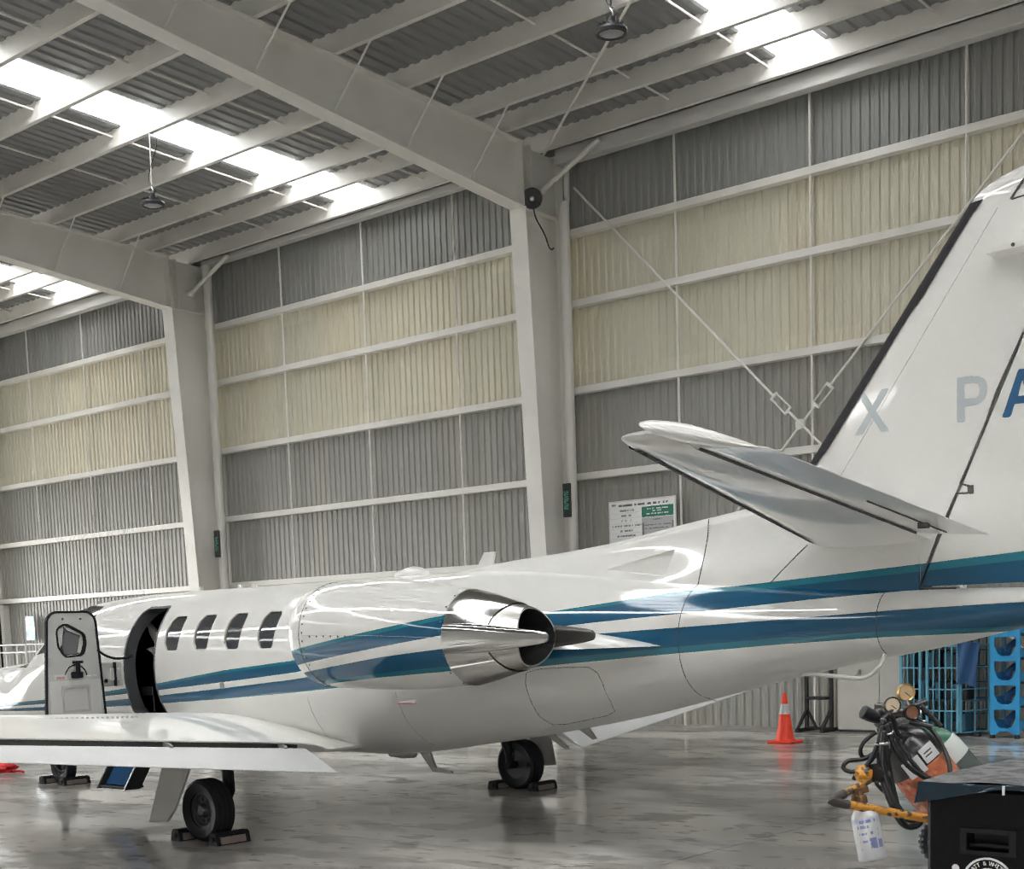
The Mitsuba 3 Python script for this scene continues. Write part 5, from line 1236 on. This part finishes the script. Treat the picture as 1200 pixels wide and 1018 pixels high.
obj(t + '__small_wheel', orient(lathe([(0.052, -0.016), (0.068, -0.018), (0.072, 0.0), (0.068, 0.018), (0.052, 0.016)], 40), -VF, CWHEEL), 'mat_hose', smooth=40)
obj(t + '__small_wheel_hub', orient(lathe([(0.001, -0.012), (0.053, -0.012), (0.053, 0.010), (0.012, 0.014), (0.001, 0.016)], 32), -VF, CWHEEL), 'mat_gear_grey', smooth=35)
for k in range(24):
    a = k * math.pi / 12
    rd = VR * math.cos(a) + VU * math.sin(a); tg_ = -VR * math.sin(a) + VU * math.cos(a)
    lg = bevel_box(-0.005, 0.005, -0.016, 0.016, -0.003, 0.003, 0.001); MM = np.eye(4); MM[:3, 0], MM[:3, 1], MM[:3, 2], MM[:3, 3] = tg_, VF, rd, CWHEEL + 0.0705 * rd
    lg.apply_transform(MM); obj(t + '__tread_lug', lg, 'mat_hose')
obj(t + '__wheel_bracket', bar(CWHEEL + VF * 0.02, CWHEEL + VF * 0.06 + u * 0.0 + np.array([0.02, 0.03, 0.075]), 0.03, 0.01), 'mat_yellow_paint')
bm = (Ba + Bb) / 2 + np.array([0.05, 0.03, 0])
obj(t + '__rail', tube([far, (far + bm) / 2 + np.array([0.06, 0.04, 0.05]), np.array([bm[0] + 0.10, bm[1] - 0.12, 0.12])], 0.014, 12), 'mat_yellow_paint', smooth=40)
obj(t + '__axle', rod((bm[0] + 0.12, bm[1] - 0.42, 0.12), (bm[0] + 0.12, bm[1] + 0.40, 0.12), 0.012, 10), 'mat_gear_grey')
for y in (bm[1] - 0.42, bm[1] + 0.40):
    obj(t + '__road_wheel', orient(lathe([(0.001, -0.03), (0.09, -0.03), (0.118, -0.02), (0.12, 0.0), (0.118, 0.02), (0.09, 0.03), (0.001, 0.03)], 36), (0, 1, 0), (bm[0] + 0.12, y, 0.12)), 'mat_hose', smooth=40)

# spray bottle hanging by its trigger from the handle bar
def label_tex(p, n, uv):
    a = BOT_T - BOT_B; ln = float(np.linalg.norm(a)); a = a / ln
    h = ((p.x - float(BOT_B[0])) * float(a[0]) + (p.y - float(BOT_B[1])) * float(a[1]) + (p.z - float(BOT_B[2])) * float(a[2])) / ln
    q = (p.x - float(BOT_B[0])) * float(VR[0]) + (p.y - float(BOT_B[1])) * float(VR[1]) + (p.z - float(BOT_B[2])) * float(VR[2])
    q = q - h * ln * float(a @ VR)
    col = c3((0.55, 0.555, 0.56))
    ink = c3((0.14, 0.17, 0.36))
    def word(h0, h1, q0, q1, f): return dr.select((h > h0) & (h < h1) & (q > q0) & (q < q1) & (noise(q * f, h0 * 50.0, 3.0) > 0.40), 1.0, 0.0)
    col = mix(col, c3((0.45, 0.48, 0.62)), dr.select((h > 0.66) & (h < 0.74), 0.8, 0.0))
    for args in ((0.57, 0.62, -0.036, -0.004, 260.0), (0.66, 0.71, -0.036, 0.02, 300.0), (0.46, 0.50, -0.034, -0.012, 260.0), (0.46, 0.51, -0.006, 0.012, 260.0), (0.33, 0.37, -0.034, -0.014, 260.0), (0.20, 0.24, -0.034, -0.02, 260.0), (0.42, 0.56, 0.018, 0.032, 160.0), (0.22, 0.36, 0.02, 0.034, 160.0)):
        col = mix(col, ink, word(*args) * 0.85)
    col = mix(col, ink, dr.select((h > 0.22) & (h < 0.40) & (q > -0.008) & (q < 0.014) & (noise(q * 330.0, h * 30.0, 7.0) > 0.3), 0.9, 0.0))
    return col
mat('bottle_print', proc(label_tex), rough=0.3)
mat('spray_brown', (0.10, 0.045, 0.015), rough=0.45)
t = thing('spray_bottle', 'white plastic spray bottle with blue print, hanging from the yellow cart handle', 'spray bottle')
ax = (BOT_B - BOT_T); Lh = np.linalg.norm(ax); ax = ax / Lh
obj(t + '__body', cyl_part(BOT_B, ax, [(0.001, 0), (0.040, 0.0), (0.045, 0.006), (0.045, Lh * 0.72), (0.042, Lh * 0.79), (0.031, Lh * 0.88), (0.021, Lh * 0.95), (0.017, Lh), (0.001, Lh)]), 'mat_bottle_print', smooth=40)
hd = BOT_T - ax * 0.0
obj(t + '__collar', cyl_part(hd, ax, [(0.001, -0.005), (0.019, -0.005), (0.019, 0.02), (0.012, 0.024), (0.012, 0.04), (0.001, 0.04)], 20), 'mat_spray_brown', smooth=40)
obj(t + '__trigger_head', cat([bar(hd - ax * 0.035 - VR * 0.018, hd - ax * 0.045 + VR * 0.028, 0.018, 0.02), bar(hd - ax * 0.04 - VR * 0.016, hd - ax * 0.005 - VR * 0.028, 0.010, 0.010)]), 'mat_spray_brown')

# black case with a grey top and a blue plastic film over its edge
mat('case_black', (0.003, 0.0033, 0.0045), rough=0.5, spec=0.15)
mat('case_recess', (0.007, 0.007, 0.008), rough=0.5, spec=0.25)
def cloth_tex(p, n, uv):
    a = fbm(p.x * 30, p.y * 30, 1.0, 4)
    return mix(c3((0.045, 0.045, 0.046)), c3((0.085, 0.085, 0.085)), smoothstep(0.35, 0.65, a))
mat('case_top', proc(cloth_tex), rough=0.7)
mat('film_blue', (0.006, 0.018, 0.030), rough=0.18, spec=0.6)
mat('film_edge', (0.03, 0.14, 0.24), rough=0.25)
t = thing('equipment_case', 'black plastic equipment case with a grey top and blue film, at the lower right corner', 'case')
cx0, cx1, cy0, cy1, ct = -1.495, -0.62, 3.42, 4.02, 1.275
body = to_man(bevel_box(cx0, cx1, cy0, cy1, 0.10, ct, 0.012)) - to_man(bevel_box(-1.385, -1.275, cy0 - 0.1, cy0 + 0.05, 1.115, 1.160, 0.006))
obj(t + '__body', from_man(body), 'mat_case_black', smooth=30)
obj(t + '__handle_recess', cat([box(-1.385, -1.275, cy0 + 0.046, cy0 + 0.05, 1.115, 1.16), prism(shapely.box(-1.402, 1.105, -1.258, 1.172).difference(shapely.box(-1.385, 1.115, -1.275, 1.160)), cy0 - 0.006, cy0 + 0.0, 'xz')]), 'mat_case_recess')
obj(t + '__handle', tube([(-1.383, cy0 + 0.02, 1.125), (-1.33, cy0 + 0.012, 1.128), (-1.277, cy0 + 0.02, 1.125)], 0.007, 10), 'mat_case_recess', smooth=40)
tv = []
for i, x in enumerate(np.linspace(cx0 - 0.012, cx1 + 0.01, 40)):
    tv.append([(x, y, ct + 0.014 + 0.006 * (meshkit.noise(np.array([x * 9, y * 9, 0.0])) - 0.5) * 2) for y in np.linspace(cy0 - 0.012, cy1 + 0.008, 26)])
top = grid_mesh(tv, wrap=False); low = top.copy(); low.vertices = np.array(low.vertices) - [0, 0, 0.012]; low.invert()
obj(t + '__top_cloth', cat([top, low]), 'mat_case_top', smooth=True)
fv, sv = [], []
for x in np.linspace(cx0 - 0.016, -1.0, 30):
    u = (x - cx0) / 0.5
    drop = max(0.012, 0.052 - 0.052 * (x - cx0) / 0.25)
    fv.append([(x, cy0 - 0.016 - 0.003 * math.sin(x * 60 + k), ct + 0.012 - drop * k / 6) for k in range(7)])
fm_ = grid_mesh(fv, wrap=False); f2 = fm_.copy(); f2.vertices = np.array(f2.vertices) + [0, 0.0015, 0]; f2.invert()
obj(t + '__blue_film', cat([fm_, f2]), 'mat_film_blue', smooth=True)
for y in np.linspace(cy0 - 0.016, cy1, 20):
    sv.append([(cx0 - 0.016 - 0.014 * k / 6 + 0.004 * math.sin(y * 30), y, ct + 0.012 - 0.058 * k / 6) for k in range(7)])
fm_ = grid_mesh(sv, wrap=False); f2 = fm_.copy(); f2.vertices = np.array(f2.vertices) + [0.0015, 0, 0]; f2.invert()
obj(t + '__film_side', cat([fm_, f2]), 'mat_film_edge', smooth=True)
obj(t + '__film_tape', box(-1.288, -1.281, cy0 - 0.0215, cy0 - 0.0195, ct - 0.012, ct + 0.012), 'mat_tag_white')
ctr_e = np.array([-1.33, cy0 - 0.001, 1.032]); RO = 0.068
obj(t + '__emblem_ring', orient(lathe([(RO - 0.006, 0), (RO, 0), (RO, 0.002), (RO - 0.006, 0.002)], 64), (0, -1, 0), ctr_e), 'mat_tag_white')
obj(t + '__emblem_ring', orient(lathe([(RO * 0.55, 0), (RO * 0.60, 0), (RO * 0.60, 0.002), (RO * 0.55, 0.002)], 64), (0, -1, 0), ctr_e), 'mat_tag_white')
txt = 'PRATT & WHITNEY'
for i, ch in enumerate(txt):
    if ch == ' ': continue
    a = math.radians(66 - 132 * i / (len(txt) - 1))
    tm = meshkit.text_mesh(ch, 0.0105, 0.001, bold=True); v = np.array(tm.vertices); v[:, 0] -= (v[:, 0].max() + v[:, 0].min()) / 2
    rr_ = RO * 0.70
    px_, pz_ = v[:, 0], v[:, 1] + rr_
    X2 = px_ * math.cos(a) - pz_ * math.sin(a); Z2 = px_ * math.sin(a) + pz_ * math.cos(a)
    obj(t + '__emblem_letter', trimesh.Trimesh(np.stack([ctr_e[0] + X2, ctr_e[1] - 0.0005 - v[:, 2], ctr_e[2] + Z2], 1), tm.faces, process=False), 'mat_tag_white')
obj(t + '__emblem_dot', orient(lathe([(0.001, 0), (0.010, 0), (0.009, 0.002), (0.001, 0.002)], 20), (0, -1, 0), (-1.415, cy0 - 0.001, 1.066)), 'mat_tag_white')
for x in (cx0 + 0.08, cx1 - 0.08):
    for y in (cy0 + 0.08, cy1 - 0.08):
        obj(t + '__caster', orient(lathe([(0.001, -0.015), (0.045, -0.015), (0.05, 0), (0.045, 0.015), (0.001, 0.015)], 24), (0, 1, 0), (x, y, 0.05)), 'mat_hose', smooth=40)
        obj(t + '__caster_fork', box(x - 0.02, x + 0.02, y - 0.024, y + 0.024, 0.06, 0.105), 'mat_gear_grey')

# grey bin whose lid just shows at the lower edge
mat('bin_grey', (0.10, 0.10, 0.095), rough=0.5)
t = thing('waste_bin', 'dark grey rounded bin lid just showing at the bottom edge, under the spray bottle', 'bin')
bx, by = float(LID[0]), float(LID[1])
obj(t + '__body', lathe([(0.001, 0.0), (0.075, 0.0), (0.095, 0.86), (0.098, 0.90), (0.001, 0.90)], 40, at=(bx, by, 0)), 'mat_bin_grey', smooth=40)
obj(t + '__lid', lathe([(0.001, 0.898), (0.106, 0.90), (0.108, 0.912), (0.09, 0.935), (0.05, 0.953), (0.001, 0.958)], 40, at=(bx, by, 0)), 'mat_bin_grey', smooth=50)

# folded-down boarding step under the cabin door: part of the jet
mat('step_dark', (0.010, 0.011, 0.013), rough=0.6, spec=0.2)
mat('step_blue', (0.004, 0.032, 0.085), rough=0.8, spec=0.1)
for s in (2.44, 2.92):
    J_('boarding_step', prism([(1.27, 0.22), (1.08, 0.215), (0.66, 0.86), (0.84, 0.88)], s - 0.012, s + 0.012, 'yz'), 'mat_step_dark')
for l0, l1, z in ((1.02, 1.25, 0.25), (0.86, 1.06, 0.55), (0.68, 0.88, 0.83)):
    J_('boarding_step__tread', bevel_box(2.45, 2.91, l0, l1, z - 0.025, z, 0.006), 'mat_step_dark')
J_('boarding_step__blue_mat', from_man(m3.Manifold.hull_points(np.array([(2.50, 1.20, 0.262), (2.86, 1.20, 0.262), (2.50, 0.80, 0.86), (2.86, 0.80, 0.86), (2.50, 1.18, 0.252), (2.86, 1.18, 0.252), (2.50, 0.78, 0.85), (2.86, 0.78, 0.85)]))), 'mat_step_blue')
J_('boarding_step__edge_trim', rod((2.425, 1.275, 0.22), (2.425, 0.845, 0.88), 0.007, 6), 'mat_chrome_dull')
